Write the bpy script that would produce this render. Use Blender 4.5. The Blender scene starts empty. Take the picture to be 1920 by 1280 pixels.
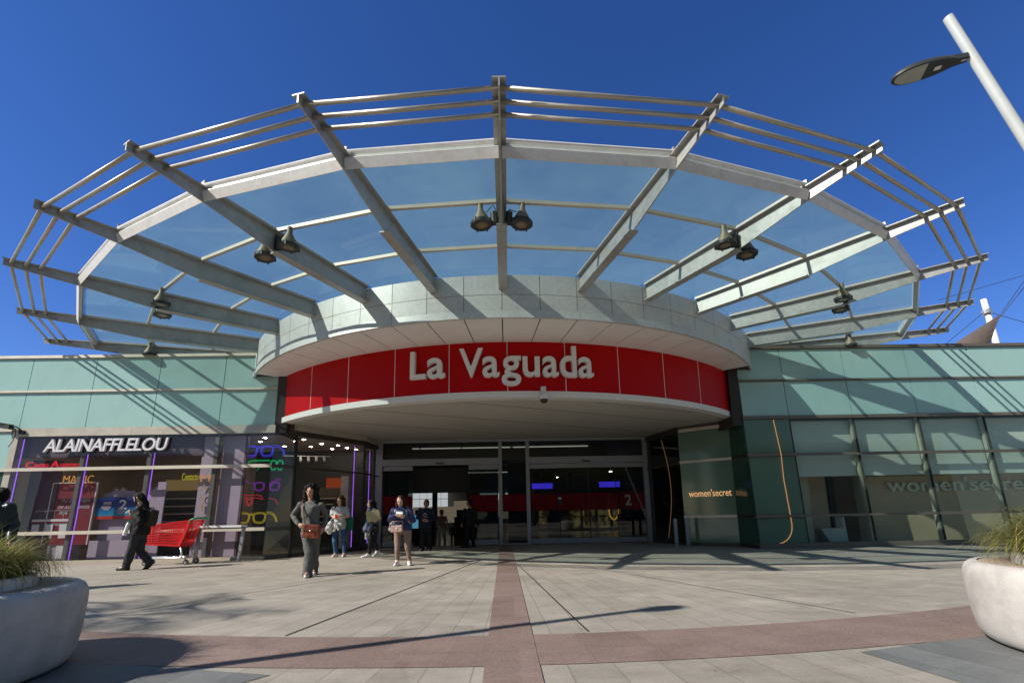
import bpy, math, random
from mathutils import Vector, Matrix, noise
R = math.radians
random.seed(7)
SC = bpy.context.scene
COL = SC.collection

# ---------------------------------------------------------------- materials
def _nt(name):
    m = bpy.data.materials.new(name); m.use_nodes = True
    nt = m.node_tree; nt.nodes.clear()
    return m, nt, nt.nodes.new('ShaderNodeOutputMaterial')

def N(nt, typ, **kw):
    n = nt.nodes.new(typ)
    for k, v in kw.items():
        if k.startswith('i_'):
            key = k[2:]
            n.inputs[int(key) if key.isdigit() else key].default_value = v
        else:
            setattr(n, k, v)
    return n

def c4(c): return (c[0], c[1], c[2], 1.0)

def math_(nt, op, a, b=None, c=None):
    n = nt.nodes.new('ShaderNodeMath'); n.operation = op
    for i, x in enumerate((a, b, c)):
        if x is None: continue
        if isinstance(x, (int, float)): n.inputs[i].default_value = x
        else: nt.links.new(x, n.inputs[i])
    return n.outputs[0]

def noise_col(nt, col, var, scale, detail=6, dirt=None, stretch=None):
    """world-space mottling of a base colour; dirt=(colour, amount, scale)"""
    geo = N(nt, 'ShaderNodeNewGeometry')
    src = geo.outputs['Position']
    if stretch:
        mp = N(nt, 'ShaderNodeMapping'); mp.inputs['Scale'].default_value = stretch
        nt.links.new(src, mp.inputs['Vector']); src = mp.outputs[0]
    no = N(nt, 'ShaderNodeTexNoise', i_Scale=scale, i_Detail=detail, i_Roughness=.65)
    nt.links.new(src, no.inputs['Vector'])
    mr = N(nt, 'ShaderNodeMapRange'); mr.inputs[1].default_value = .25; mr.inputs[2].default_value = .75
    mr.inputs[3].default_value = 1 - var; mr.inputs[4].default_value = 1 + var
    nt.links.new(no.outputs[0], mr.inputs[0])
    mx = N(nt, 'ShaderNodeMix', data_type='RGBA', blend_type='MULTIPLY'); mx.inputs[0].default_value = 1
    mx.inputs[6].default_value = c4(col)
    nt.links.new(mr.outputs[0], mx.inputs[7])
    out = mx.outputs[2]
    if dirt:
        n2 = N(nt, 'ShaderNodeTexNoise', i_Scale=dirt[2], i_Detail=8, i_Roughness=.7)
        nt.links.new(src, n2.inputs['Vector'])
        m2 = N(nt, 'ShaderNodeMapRange'); m2.inputs[1].default_value = .5; m2.inputs[2].default_value = .75
        m2.inputs[3].default_value = 0; m2.inputs[4].default_value = dirt[1]
        nt.links.new(n2.outputs[0], m2.inputs[0])
        mz = N(nt, 'ShaderNodeMix', data_type='RGBA'); nt.links.new(m2.outputs[0], mz.inputs[0])
        nt.links.new(out, mz.inputs[6]); mz.inputs[7].default_value = c4(dirt[0])
        out = mz.outputs[2]
    return out, no.outputs[0], src

def pm(name, col, rough=.5, metal=0.0, var=.12, scale=4.0, bump=0.0, bscale=60.0, spec=.5, dirt=None, stretch=None, rvar=.1, sub=0):
    m, nt, out = _nt(name)
    p = N(nt, 'ShaderNodeBsdfPrincipled')
    c, fac, src = noise_col(nt, col, var, scale, dirt=dirt, stretch=stretch)
    nt.links.new(c, p.inputs['Base Color'])
    p.inputs['Metallic'].default_value = metal
    p.inputs['Specular IOR Level'].default_value = spec
    mr = N(nt, 'ShaderNodeMapRange'); mr.inputs[3].default_value = max(0.02, rough - rvar); mr.inputs[4].default_value = min(1, rough + rvar)
    nt.links.new(fac, mr.inputs[0]); nt.links.new(mr.outputs[0], p.inputs['Roughness'])
    if bump:
        b = N(nt, 'ShaderNodeBump', i_Strength=bump, i_Distance=.01)
        n3 = N(nt, 'ShaderNodeTexNoise', i_Scale=bscale, i_Detail=4)
        nt.links.new(src, n3.inputs['Vector']); nt.links.new(n3.outputs[0], b.inputs['Height'])
        nt.links.new(b.outputs[0], p.inputs['Normal'])
    nt.links.new(p.outputs[0], out.inputs[0])
    return m

def em(name, col, s):
    m, nt, out = _nt(name)
    e = N(nt, 'ShaderNodeEmission', i_Strength=s); e.inputs[0].default_value = c4(col)
    nt.links.new(e.outputs[0], out.inputs[0]); return m

def glass(name, tint, haze=.0, hazecol=(.5, .6, .6), ior=1.5, rough=.0, hscale=2.0, translucent=.5, refl=1.0):
    m, nt, out = _nt(name)
    tr = N(nt, 'ShaderNodeBsdfTransparent'); tr.inputs[0].default_value = c4(tint)
    last = tr.outputs[0]
    if haze:
        c, fac, src = noise_col(nt, hazecol, .15, hscale)
        df = N(nt, 'ShaderNodeBsdfDiffuse'); tl = N(nt, 'ShaderNodeBsdfTranslucent')
        nt.links.new(c, df.inputs[0]); nt.links.new(c, tl.inputs[0])
        m1 = N(nt, 'ShaderNodeMixShader'); m1.inputs[0].default_value = translucent
        nt.links.new(df.outputs[0], m1.inputs[1]); nt.links.new(tl.outputs[0], m1.inputs[2])
        m2 = N(nt, 'ShaderNodeMixShader')
        mr = N(nt, 'ShaderNodeMapRange'); mr.inputs[1].default_value = .3; mr.inputs[2].default_value = .7
        mr.inputs[3].default_value = haze * .82; mr.inputs[4].default_value = haze * 1.18
        nt.links.new(fac, mr.inputs[0]); nt.links.new(mr.outputs[0], m2.inputs[0])
        nt.links.new(last, m2.inputs[1]); nt.links.new(m1.outputs[0], m2.inputs[2]); last = m2.outputs[0]
    gl = N(nt, 'ShaderNodeBsdfGlossy'); gl.inputs['Roughness'].default_value = rough
    lw = N(nt, 'ShaderNodeLayerWeight', i_Blend=.5); f0 = ((ior - 1) / (ior + 1)) ** 2     # Schlick, the same from both sides of a pane
    f = math_(nt, 'MULTIPLY', math_(nt, 'ADD', f0, math_(nt, 'MULTIPLY', math_(nt, 'POWER', lw.outputs['Facing'], 5.0), 1 - f0)), refl)
    mx = N(nt, 'ShaderNodeMixShader'); nt.links.new(f, mx.inputs[0])
    nt.links.new(last, mx.inputs[1]); nt.links.new(gl.outputs[0], mx.inputs[2])
    nt.links.new(mx.outputs[0], out.inputs[0])
    return m

# ---------------------------------------------------------------- mesh builder
def wm(o):
    m = o.matrix_basis.copy()
    return wm(o.parent) @ m if o.parent else m

class MB:
    def __init__(s): s.v = []; s.f = []; s.m = []
    def add(s, vs, fs, mi=0):
        o = len(s.v); s.v += [Vector(v) for v in vs]; s.f += [tuple(i + o for i in f) for f in fs]; s.m += [mi] * len(fs); return s
    def hexa(s, p, mi=0):   # 8 points: bottom 0-3, top 4-7
        return s.add(p, [(0, 3, 2, 1), (4, 5, 6, 7), (0, 1, 5, 4), (1, 2, 6, 5), (2, 3, 7, 6), (3, 0, 4, 7)], mi)
    def box(s, x0, x1, y0, y1, z0, z1, mi=0):
        return s.hexa([(x0, y0, z0), (x1, y0, z0), (x1, y1, z0), (x0, y1, z0), (x0, y0, z1), (x1, y0, z1), (x1, y1, z1), (x0, y1, z1)], mi)
    def bar(s, a, b, w, h, up=(0, 0, 1), mi=0):
        a, b = Vector(a), Vector(b); d = (b - a).normalized(); u = Vector(up); r = d.cross(u).normalized(); u = r.cross(d)
        r *= w / 2; u *= h / 2
        return s.hexa([a - r - u, a + r - u, b + r - u, b - r - u, a - r + u, a + r + u, b + r + u, b - r + u], mi)
    def prism(s, pts, ext, mi=0):
        n = len(pts); e = Vector(ext); p = [Vector(q) for q in pts]
        fs = [tuple(range(n))[::-1], tuple(range(n, 2 * n))] + [(i, (i + 1) % n, n + (i + 1) % n, n + i) for i in range(n)]
        return s.add(p + [q + e for q in p], fs, mi)
    def tube(s, pts, r, n=8, closed=False, mi=0, squash=None):
        p = [Vector(q) for q in pts]; k = len(p); rr = r if isinstance(r, (list, tuple)) else [r] * k
        vs = []; prev = None
        for i in range(k):
            if closed: d = p[(i + 1) % k] - p[i - 1]
            else: d = p[min(i + 1, k - 1)] - p[max(i - 1, 0)]
            d = d.normalized() if d.length > 1e-9 else Vector((0, 0, 1))
            if prev is None:
                a = Vector((0, 0, 1)) if abs(d.z) < .9 else Vector((1, 0, 0))
                u = d.cross(a).normalized()
            else:
                u = (prev - d * prev.dot(d)); u = u.normalized() if u.length > 1e-6 else d.orthogonal().normalized()
            prev = u; w = d.cross(u)
            for j in range(n):
                t = 2 * math.pi * j / n
                vs.append(p[i] + (u * math.cos(t) + w * math.sin(t) * (squash or 1)) * rr[i])
        fs = []
        for i in range(k if closed else k - 1):
            i2 = (i + 1) % k
            for j in range(n):
                j2 = (j + 1) % n
                fs.append((i * n + j, i * n + j2, i2 * n + j2, i2 * n + j))
        if not closed: fs += [tuple(range(n))[::-1], tuple(range((k - 1) * n, k * n))]
        return s.add(vs, fs, mi)
    def lathe(s, prof, c=(0, 0, 0), n=32, a0=0, a1=2 * math.pi, mi=0, mat=None, cap=True):
        full = abs(a1 - a0 - 2 * math.pi) < 1e-6; k = len(prof); m = n if full else n + 1; vs = []
        for i in range(m):
            t = a0 + (a1 - a0) * i / n
            for (r, z) in prof:
                q = Vector((r * math.cos(t), r * math.sin(t), z))
                if mat: q = mat @ q
                vs.append(q + Vector(c))
        fs = []
        for i in range(n):
            i2 = (i + 1) % m
            for j in range(k - 1):
                fs.append((i * k + j, i2 * k + j, i2 * k + j + 1, i * k + j + 1))
        if full and cap:
            if prof[0][0] > 1e-6: fs.append(tuple(i * k for i in range(m))[::-1])
            if prof[-1][0] > 1e-6: fs.append(tuple(i * k + k - 1 for i in range(m)))
        return s.add(vs, fs, mi)
    def ell(s, c, r, nu=14, nv=9, rot=None, mi=0):
        vs = []; c = Vector(c)
        for j in range(nv + 1):
            ph = math.pi * j / nv - math.pi / 2
            for i in range(nu):
                t = 2 * math.pi * i / nu
                q = Vector((r[0] * math.cos(ph) * math.cos(t), r[1] * math.cos(ph) * math.sin(t), r[2] * math.sin(ph)))
                if rot: q = rot @ q
                vs.append(c + q)
        fs = [(j * nu + i, j * nu + (i + 1) % nu, (j + 1) * nu + (i + 1) % nu, (j + 1) * nu + i) for j in range(nv) for i in range(nu)]
        return s.add(vs, fs, mi)
    def cap(s, a, b, ra, rb, n=10, mi=0):       # tapered capsule
        a, b = Vector(a), Vector(b); d = b - a; L = d.length
        if L < 1e-6: return s.ell(a, (ra, ra, ra))
        d /= L; pts = []; rr = []
        for t in (-.98, -.8, -.45, 0): pts.append(a + d * ra * t); rr.append(ra * math.sqrt(max(0, 1 - t * t)) + .0005)
        for t in (.33, .66): pts.append(a + d * L * t); rr.append(ra + (rb - ra) * t)
        for t in (0, .45, .8, .98): pts.append(b + d * rb * t); rr.append(rb * math.sqrt(max(0, 1 - t * t)) + .0005)
        return s.tube(pts, rr, n, mi=mi)
    def build(s, name, mat, parent=None, smooth=False, angle=None, recenter=True):
        me = bpy.data.meshes.new(name)
        vs = s.v
        loc = None
        if parent is not None:
            inv = wm(parent).inverted(); vs = [inv @ v for v in vs]
        elif recenter and vs:
            xs = [v.x for v in vs]; ys = [v.y for v in vs]; z0 = min(v.z for v in vs)
            loc = Vector(((min(xs) + max(xs)) / 2, (min(ys) + max(ys)) / 2, z0)); vs = [v - loc for v in vs]
        me.from_pydata([tuple(v) for v in vs], [], s.f)
        mats = mat if isinstance(mat, (list, tuple)) else [mat]
        for q in mats: me.materials.append(q)
        if len(mats) > 1: me.polygons.foreach_set('material_index', s.m)
        me.update()
        o = bpy.data.objects.new(name, me); COL.objects.link(o)
        if parent is not None: o.parent = parent
        if loc is not None: o.location = loc
        if smooth: me.polygons.foreach_set('use_smooth', [True] * len(me.polygons))
        if angle is not None: set_angle(o, angle)
        return o

def set_angle(o, deg):
    me = o.data
    me.polygons.foreach_set('use_smooth', [True] * len(me.polygons))
    try: me.set_sharp_from_angle(angle=R(deg))
    except Exception: pass

def tag(o, label=None, cat=None, group=None, kind=None):
    if label: o['label'] = label
    if cat: o['category'] = cat
    if group: o['group'] = group
    if kind: o['kind'] = kind
    return o

def thing(name, loc, label, cat, group=None, rz=0.0):
    o = bpy.data.objects.new(name, None); COL.objects.link(o)
    o.location = loc; o.rotation_euler = (0, 0, rz); o.empty_display_size = .3
    return tag(o, label, cat, group)

def dup(root, loc, rz=None, label=None, mat=None):
    c = root.copy(); COL.objects.link(c)
    if mat is not None: c.matrix_basis = mat
    else:
        c.location = loc
        if rz is not None: c.rotation_euler = (0, 0, rz)
    if label: c['label'] = label
    for ch in list(root.children):
        d = ch.copy(); COL.objects.link(d); d.parent = c
        for g in list(ch.children):
            e = g.copy(); COL.objects.link(e); e.parent = d
    return c

def ev_mesh(o):
    dg = bpy.context.evaluated_depsgraph_get(); dg.update()
    me = bpy.data.meshes.new_from_object(o.evaluated_get(dg)); return me

def remesh(mb, voxel, smooth_it=4, fac=.5):
    me = bpy.data.meshes.new('tmp'); me.from_pydata([tuple(v) for v in mb.v], [], mb.f); me.update()
    o = bpy.data.objects.new('tmp', me); COL.objects.link(o)
    m = o.modifiers.new('r', 'REMESH'); m.mode = 'VOXEL'; m.voxel_size = voxel
    if smooth_it:
        sm = o.modifiers.new('s', 'SMOOTH'); sm.factor = fac; sm.iterations = smooth_it
    out = ev_mesh(o)
    r = MB(); r.v = [v.co.copy() for v in out.vertices]; r.f = [tuple(p.vertices) for p in out.polygons]; r.m = [0] * len(r.f)
    nr = [v.normal.copy() for v in out.vertices]
    bpy.data.objects.remove(o); bpy.data.meshes.remove(me); bpy.data.meshes.remove(out)
    r.n = nr
    return r

def wrinkle(mb, amp, scale, stretch=(1, 1, 1)):
    for i, v in enumerate(mb.v):
        q = Vector((v.x * stretch[0], v.y * stretch[1], v.z * stretch[2])) * scale
        mb.v[i] = v + mb.n[i] * amp * noise.fractal(q, 1.0, 2.0, 3)
    return mb

def text_mb(s, size, ext=.02, bold=.0, shear=0.0, spacing=1.0, res=4, align='LEFT', bevel=0.0):
    cu = bpy.data.curves.new('t', 'FONT'); cu.body = s; cu.size = size; cu.extrude = ext; cu.offset = bold
    cu.shear = shear; cu.space_character = spacing; cu.resolution_u = res; cu.align_x = align; cu.fill_mode = 'BOTH'
    o = bpy.data.objects.new('t', cu); COL.objects.link(o)
    me = ev_mesh(o)
    r = MB(); r.v = [v.co.copy() for v in me.vertices]; r.f = [tuple(p.vertices) for p in me.polygons]; r.m = [0] * len(r.f)
    bpy.data.objects.remove(o); bpy.data.curves.remove(cu); bpy.data.meshes.remove(me)
    return r

def fit_text(mb, x0, x1, z0, z1, keep=False):
    """scale text (in local xy) so it spans [x0,x1] x [z0,z1]; returns list of (x, z, depth)"""
    xs = [v.x for v in mb.v]; ys = [v.y for v in mb.v]
    a, b, c, d = min(xs), max(xs), min(ys), max(ys)
    return [(x0 + (v.x - a) / (b - a) * (x1 - x0), z0 + (v.y - c) / (d - c) * (z1 - z0), v.z) for v in mb.v]
# ---------------------------------------------------------------- palette
M = {}
M['galv'] = pm('galvanised steel', (.43, .43, .41), .45, .35, .16, 9, bump=.05, bscale=40, dirt=((.16, .14, .11), .45, 2.5))
M['galvdark'] = pm('galvanised edge', (.30, .29, .26), .5, .4, .15, 8, dirt=((.12, .10, .07), .5, 3))
M['galvlit'] = pm('sunlit galvanised gutter', (.74, .73, .70), .45, .1, .08, 9, dirt=((.32, .25, .18), .3, 3))  # sunlit gutter steel: the sun's brightness is put into the paler colour
M['rail'] = pm('stainless rail', (.46, .42, .35), .40, .55, .08, 6)
M['alu'] = pm('anodised aluminium', (.47, .43, .36), .42, .35, .08, 3, dirt=((.2, .17, .13), .3, 2))
M['alupale'] = pm('pale aluminium cap', (.58, .53, .44), .45, .2, .08, 3)
M['zinc'] = pm('zinc cladding', (.60, .60, .58), .42, .2, .13, 14, bump=.04, bscale=30, dirt=((.36, .36, .34), .4, 1.5))
M['gap'] = pm('dark joint', (.035, .033, .03), .8)
M['soffit'] = pm('soffit panel', (.86, .84, .81), .6, 0, .04, 1.2, dirt=((.55, .5, .44), .25, 1.0))
M['trim'] = pm('white trim', (.74, .71, .68), .45, 0, .03, 1.5)
M['ceil'] = pm('ceiling plaster', (.52, .48, .43), .75, 0, .05, .6, dirt=((.42, .38, .33), .3, .5))
M['red'] = pm('red fascia', (.47, .004, .006), .38, 0, .05, 1.2, spec=.10)
M['letter'] = pm('white lettering', (.80, .78, .75), .5, 0, .03, 3)
M['teal'] = pm('back painted glass', (.365, .570, .535), .09, 0, .10, 1.1, spec=.55, stretch=(1.3, 1.3, .55), dirt=((.25, .43, .38), .6, 1.1), rvar=.06)
M['tealdk'] = pm('dark green glass', (.032, .078, .060), .07, 0, .12, .8, spec=.6, rvar=.03)
M['olive'] = pm('olive green glass', (.12, .20, .145), .09, 0, .10, .7, spec=.5, rvar=.03)
M['railbrown'] = pm('dark brown rail', (.17, .145, .115), .45, .25, .08, 3)  # darker and browner than the rail metal of the left wall
M['bronze'] = pm('dark panel', (.045, .034, .028), .35, .2, .1, 2)
M['kerb'] = pm('stone kerb', (.42, .37, .29), .8, 0, .1, 4, bump=.1)
M['door_frame'] = pm('satin door frame', (.34, .36, .38), .4, .5, .06, 3)
M['black'] = pm('black plastic', (.012, .012, .013), .4, 0, .1, 4)
M['blackmatt'] = pm('black cloth', (.014, .014, .016), .85, 0, .2, 20)
M['white'] = pm('white plastic', (.78, .78, .78), .4, 0, .03, 4)
M['lilac'] = pm('lilac panel', (.42, .355, .44), .55, 0, .05, 1.2)
M['shopmull'] = pm('dark shop mullion', (.15, .14, .13), .45, .2, .06, 3)
M['plum'] = pm('plum panel', (.10, .055, .075), .5, 0, .08, 1.2)
M['tan'] = pm('tan wall', (.68, .50, .35), .7, 0, .06, 1)
M['blind'] = pm('roller blind', (.72, .74, .70), .8, 0, .03, 1.5)
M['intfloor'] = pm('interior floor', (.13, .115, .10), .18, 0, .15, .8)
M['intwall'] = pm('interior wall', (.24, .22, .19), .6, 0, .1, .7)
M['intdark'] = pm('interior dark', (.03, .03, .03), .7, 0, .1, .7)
M['dglass'] = glass('door glass', (.60, .64, .62), .012, (.5, .5, .45), 1.5)
M['sglass'] = glass('shop glass', (.93, .93, .94), .008, (.6, .6, .6), 1.5, refl=.8)
M['wglass'] = glass('window glass', (.90, .95, .925), .02, (.35, .5, .45), 1.5, refl=.9)
M['cglass'] = glass('canopy glass', (.835, .905, .895), .14, (.38, .58, .56), 1.45, .02, .45, .85, .7)
M['bglass'] = glass('red film on glass', (.55, .05, .06), .60, (.34, .010, .018), 1.5, 0, 2.0, .35)
M['concrete'] = pm('planter concrete', (.50, .475, .445), .78, 0, .16, 6, bump=.3, bscale=110, dirt=((.27, .245, .21), .65, 1.7))
M['deck'] = pm('planter ring stone', (.42, .33, .25), .7, 0, .12, 3, stretch=(1, 6, 1))
M['cart'] = pm('red cart plastic', (.62, .012, .018), .35, 0, .05, 4)
M['green'] = pm('green plastic', (.01, .22, .09), .4)
M['steel'] = pm('plated steel', (.62, .62, .62), .3, .8, .05, 5)
M['tyre'] = pm('grey rubber', (.06, .06, .06), .7)
M['lamp_pole'] = pm('painted pole', (.60, .63, .61), .4, .1, .06, 4)
M['lampdk'] = pm('dark luminaire', (.035, .04, .042), .5, .1)
M['spot'] = pm('spotlight housing', (.21, .18, .115), .55, .2, .15, 9)
M['spotlens'] = pm('spotlight lens', (.22, .17, .11), .2, 0, .1, 9)
M['n_purple'] = em('purple neon', (.34, .13, .85), 1.0)
M['n_blue'] = em('blue neon', (.07, .06, 1.0), .95)
M['n_green'] = em('green neon', (.0, .9, .28), .45)
M['n_violet'] = em('violet neon', (.42, .05, .80), .38)
M['n_red'] = em('red neon', (1.0, .03, .06), .6)
M['n_yellow'] = em('yellow neon', (1.0, .72, .03), .42)
M['n_gold'] = em('gold neon', (1.0, .45, .12), .45)
M['n_lime'] = em('lime neon', (.85, .75, .05), .4)
M['dl'] = em('downlight', (1.0, .86, .66), 65)
M['strip'] = em('strip light', (1.0, .93, .85), .5)
M['screen'] = em('blue screen', (.07, .04, .95), .9)

# ---------------------------------------------------------------- world, sun, camera
S = Vector((1.15, .50, -1.0))
w = bpy.data.worlds.new('World'); SC.world = w; w.use_nodes = True
nt = w.node_tree; nt.nodes.clear()
sky = N(nt, 'ShaderNodeTexSky'); sky.sky_type = 'NISHITA'; sky.sun_disc = False
elev = math.atan2(1.0, math.hypot(S.x, S.y))
sky.sun_elevation = elev; sky.sun_rotation = math.atan2(-S.x, -S.y)
sky.altitude = 700; sky.air_density = 1.0; sky.dust_density = .25; sky.ozone_density = 3.2
hs = N(nt, 'ShaderNodeHueSaturation'); hs.inputs['Saturation'].default_value = 1.22; hs.inputs['Value'].default_value = 1.0
bg = N(nt, 'ShaderNodeBackground'); bg.inputs[1].default_value = .084
wo = N(nt, 'ShaderNodeOutputWorld')
nt.links.new(sky.outputs[0], hs.inputs['Color']); tm = N(nt, 'ShaderNodeMix', data_type='RGBA', blend_type='MULTIPLY'); tm.inputs[0].default_value = 1; tc = N(nt, 'ShaderNodeTexCoord'); sxyz = N(nt, 'ShaderNodeSeparateXYZ'); nt.links.new(tc.outputs['Generated'], sxyz.inputs[0])
# deepest blue to the north; warm tint added behind the viewer to neutralise shade
mrs = N(nt, 'ShaderNodeMapRange'); mrs.inputs[1].default_value = -.35; mrs.inputs[2].default_value = .35; nt.links.new(sxyz.outputs[1], mrs.inputs[0])
mt_ = N(nt, 'ShaderNodeMix', data_type='RGBA'); nt.links.new(mrs.outputs[0], mt_.inputs[0]); mt_.inputs[6].default_value = (1.25, 1.0, .80, 1); mt_.inputs[7].default_value = (.90, .92, 1.31, 1)
nt.links.new(mt_.outputs[2], tm.inputs[7]); nt.links.new(hs.outputs[0], tm.inputs[6]); nt.links.new(tm.outputs[2], bg.inputs[0]); nt.links.new(bg.outputs[0], wo.inputs[0])
sl = bpy.data.lights.new('sun', 'SUN'); sl.energy = 5.0; sl.angle = R(.55); sl.color = (1.0, .94, .85)
so = bpy.data.objects.new('sun', sl); COL.objects.link(so); so.rotation_euler = S.to_track_quat('-Z', 'Y').to_euler(); so.location = (-30, -20, 40)
cam = bpy.data.cameras.new('camera'); cam.sensor_width = 36; cam.lens = 864.3 / 1920 * 36
cam.shift_y = (817.9 - 640) / 1920; cam.clip_start = .05; cam.clip_end = 2000
co = bpy.data.objects.new('camera', cam); COL.objects.link(co); SC.camera = co
_p, _r, _y = .1686, -.02, .0205
_f = Vector((math.sin(_y) * math.cos(_p), math.cos(_y) * math.cos(_p), math.sin(_p)))
_rt = Vector((math.cos(_y), -math.sin(_y), 0)); _up = _rt.cross(_f)
_rt2 = _rt * math.cos(_r) + _up * math.sin(_r); _up2 = -_rt * math.sin(_r) + _up * math.cos(_r)
mt = Matrix((( _rt2.x, _up2.x, -_f.x, 0), (_rt2.y, _up2.y, -_f.y, 0), (_rt2.z, _up2.z, -_f.z, 1.05), (0, 0, 0, 1)))
co.matrix_world = mt
SC.view_settings.view_transform = 'Standard'; SC.view_settings.look = 'None'; SC.view_settings.exposure = 0.36; SC.view_settings.gamma = 1.0
SC.view_settings.use_curve_mapping = False
SC.cycles.max_bounces = 10; SC.cycles.transparent_max_bounces = 24; SC.cycles.glossy_bounces = 4; SC.cycles.diffuse_bounces = 4
SC.cycles.caustics_reflective = False; SC.cycles.caustics_refractive = False
SC.cycles.sample_clamp_indirect = 4.0
try: SC.cycles.use_denoising = True
except Exception: pass

# ---------------------------------------------------------------- ground
PC = (.10, 14.64)          # the joints of the paving radiate from here
def paving(name, cols, tone, k=34.0, tw=1.0, dr=.62, speck=.5, joint=.5, jw=.006, rough=.62):
    m, nt, out = _nt(name)
    geo = N(nt, 'ShaderNodeNewGeometry'); sx = N(nt, 'ShaderNodeSeparateXYZ'); nt.links.new(geo.outputs['Position'], sx.inputs[0])
    dx = math_(nt, 'SUBTRACT', sx.outputs[0], PC[0]); dy = math_(nt, 'SUBTRACT', sx.outputs[1], PC[1])
    r = math_(nt, 'SQRT', math_(nt, 'ADD', math_(nt, 'MULTIPLY', dx, dx), math_(nt, 'MULTIPLY', dy, dy)))
    th = math_(nt, 'ARCTAN2', dx, math_(nt, 'MULTIPLY', dy, -1.0))
    rr = math_(nt, 'DIVIDE', r, dr); fr_ = math_(nt, 'FLOOR', rr)
    # fewer joints near the centre, as the slabs keep a workable width
    kk = math_(nt, 'MULTIPLY', math_(nt, 'CEIL', math_(nt, 'MULTIPLY', r, .16)), k / 2.0)
    tt = math_(nt, 'MULTIPLY', th, kk); ft = math_(nt, 'FLOOR', tt)
    cv = N(nt, 'ShaderNodeCombineXYZ'); nt.links.new(fr_, cv.inputs[0]); nt.links.new(ft, cv.inputs[1])
    wn = N(nt, 'ShaderNodeTexWhiteNoise', noise_dimensions='3D'); nt.links.new(cv.outputs[0], wn.inputs['Vector'])
    n1 = N(nt, 'ShaderNodeTexNoise', i_Scale=.55, i_Detail=7, i_Roughness=.65); nt.links.new(geo.outputs['Position'], n1.inputs['Vector'])
    mp = N(nt, 'ShaderNodeMapping'); mp.inputs['Scale'].default_value = (.75, 1.5, 1); nt.links.new(geo.outputs['Position'], mp.inputs['Vector'])
    n2 = N(nt, 'ShaderNodeTexNoise', i_Scale=2.2, i_Detail=8, i_Roughness=.7); nt.links.new(mp.outputs[0], n2.inputs['Vector'])
    n3 = N(nt, 'ShaderNodeTexNoise', i_Scale=62, i_Detail=3); nt.links.new(geo.outputs['Position'], n3.inputs['Vector'])
    n4 = N(nt, 'ShaderNodeTexVoronoi', i_Scale=90); nt.links.new(geo.outputs['Position'], n4.inputs['Vector'])
    f = math_(nt, 'ADD', math_(nt, 'MULTIPLY', wn.outputs[0], tone), math_(nt, 'ADD', math_(nt, 'MULTIPLY', n1.outputs[0], .55), math_(nt, 'MULTIPLY', n2.outputs[0], .55)))
    f = math_(nt, 'SUBTRACT', f, .12 + tone * .3)
    cr = N(nt, 'ShaderNodeValToRGB'); nt.links.new(f, cr.inputs[0])
    cr.color_ramp.elements[0].position = .28; cr.color_ramp.elements[1].position = .74
    cr.color_ramp.elements[0].color = c4(cols[0]); cr.color_ramp.elements[1].color = c4(cols[1])
    sp = math_(nt, 'ADD', 1 - speck * .5, math_(nt, 'MULTIPLY', math_(nt, 'ADD', math_(nt, 'MULTIPLY', n3.outputs[0], .9), math_(nt, 'MULTIPLY', n4.outputs[0], .35)), speck * .85))
    mx = N(nt, 'ShaderNodeMix', data_type='RGBA', blend_type='MULTIPLY'); mx.inputs[0].default_value = 1
    nt.links.new(cr.outputs[0], mx.inputs[6]); nt.links.new(sp, mx.inputs[7])
    # joints
    def dist(x, scale):   # distance in metres from the nearest joint
        fr = math_(nt, 'FRACT', x); return math_(nt, 'MULTIPLY', math_(nt, 'SUBTRACT', .5, math_(nt, 'ABSOLUTE', math_(nt, 'SUBTRACT', fr, .5))), scale)
    d1 = dist(rr, dr); d2 = dist(tt, math_(nt, 'DIVIDE', r, kk))
    j1 = math_(nt, 'MULTIPLY', math_(nt, 'LESS_THAN', d1, jw * .6), .3); j2 = math_(nt, 'LESS_THAN', d2, jw * tw)
    jn = math_(nt, 'MULTIPLY', math_(nt, 'MAXIMUM', j1, j2), math_(nt, 'ADD', .10, math_(nt, 'MULTIPLY', n1.outputs[0], joint)))
    mj = N(nt, 'ShaderNodeMix', data_type='RGBA'); nt.links.new(jn, mj.inputs[0]); nt.links.new(mx.outputs[2], mj.inputs[6]); mj.inputs[7].default_value = c4((.05, .045, .04))
    p = N(nt, 'ShaderNodeBsdfPrincipled'); nt.links.new(mj.outputs[2], p.inputs['Base Color'])
    ro = math_(nt, 'ADD', rough - .15, math_(nt, 'MULTIPLY', n2.outputs[0], .3)); nt.links.new(ro, p.inputs['Roughness'])
    p.inputs['Specular IOR Level'].default_value = .35
    b = N(nt, 'ShaderNodeBump', i_Strength=.12, i_Distance=.004); nt.links.new(n3.outputs[0], b.inputs['Height'])
    v5 = N(nt, 'ShaderNodeTexVoronoi', i_Scale=1.9); v5.inputs['Randomness'].default_value = 1.0; nt.links.new(geo.outputs['Position'], v5.inputs['Vector'])
    gum = math_(nt, 'MULTIPLY', math_(nt, 'LESS_THAN', v5.outputs['Distance'], .038), .5)
    n6 = N(nt, 'ShaderNodeTexNoise', i_Scale=.9, i_Detail=9, i_Roughness=.75, i_Distortion=1.2); nt.links.new(geo.outputs['Position'], n6.inputs['Vector'])
    st6 = N(nt, 'ShaderNodeMapRange'); st6.inputs[1].default_value = .54; st6.inputs[2].default_value = .74; st6.inputs[3].default_value = 0; st6.inputs[4].default_value = .42; nt.links.new(n6.outputs[0], st6.inputs[0])
    ms = N(nt, 'ShaderNodeMix', data_type='RGBA', blend_type='MULTIPLY'); nt.links.new(math_(nt, 'MAXIMUM', gum, st6.outputs[0]), ms.inputs[0]); nt.links.new(mj.outputs[2], ms.inputs[6]); ms.inputs[7].default_value = (.42, .38, .34, 1)
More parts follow.
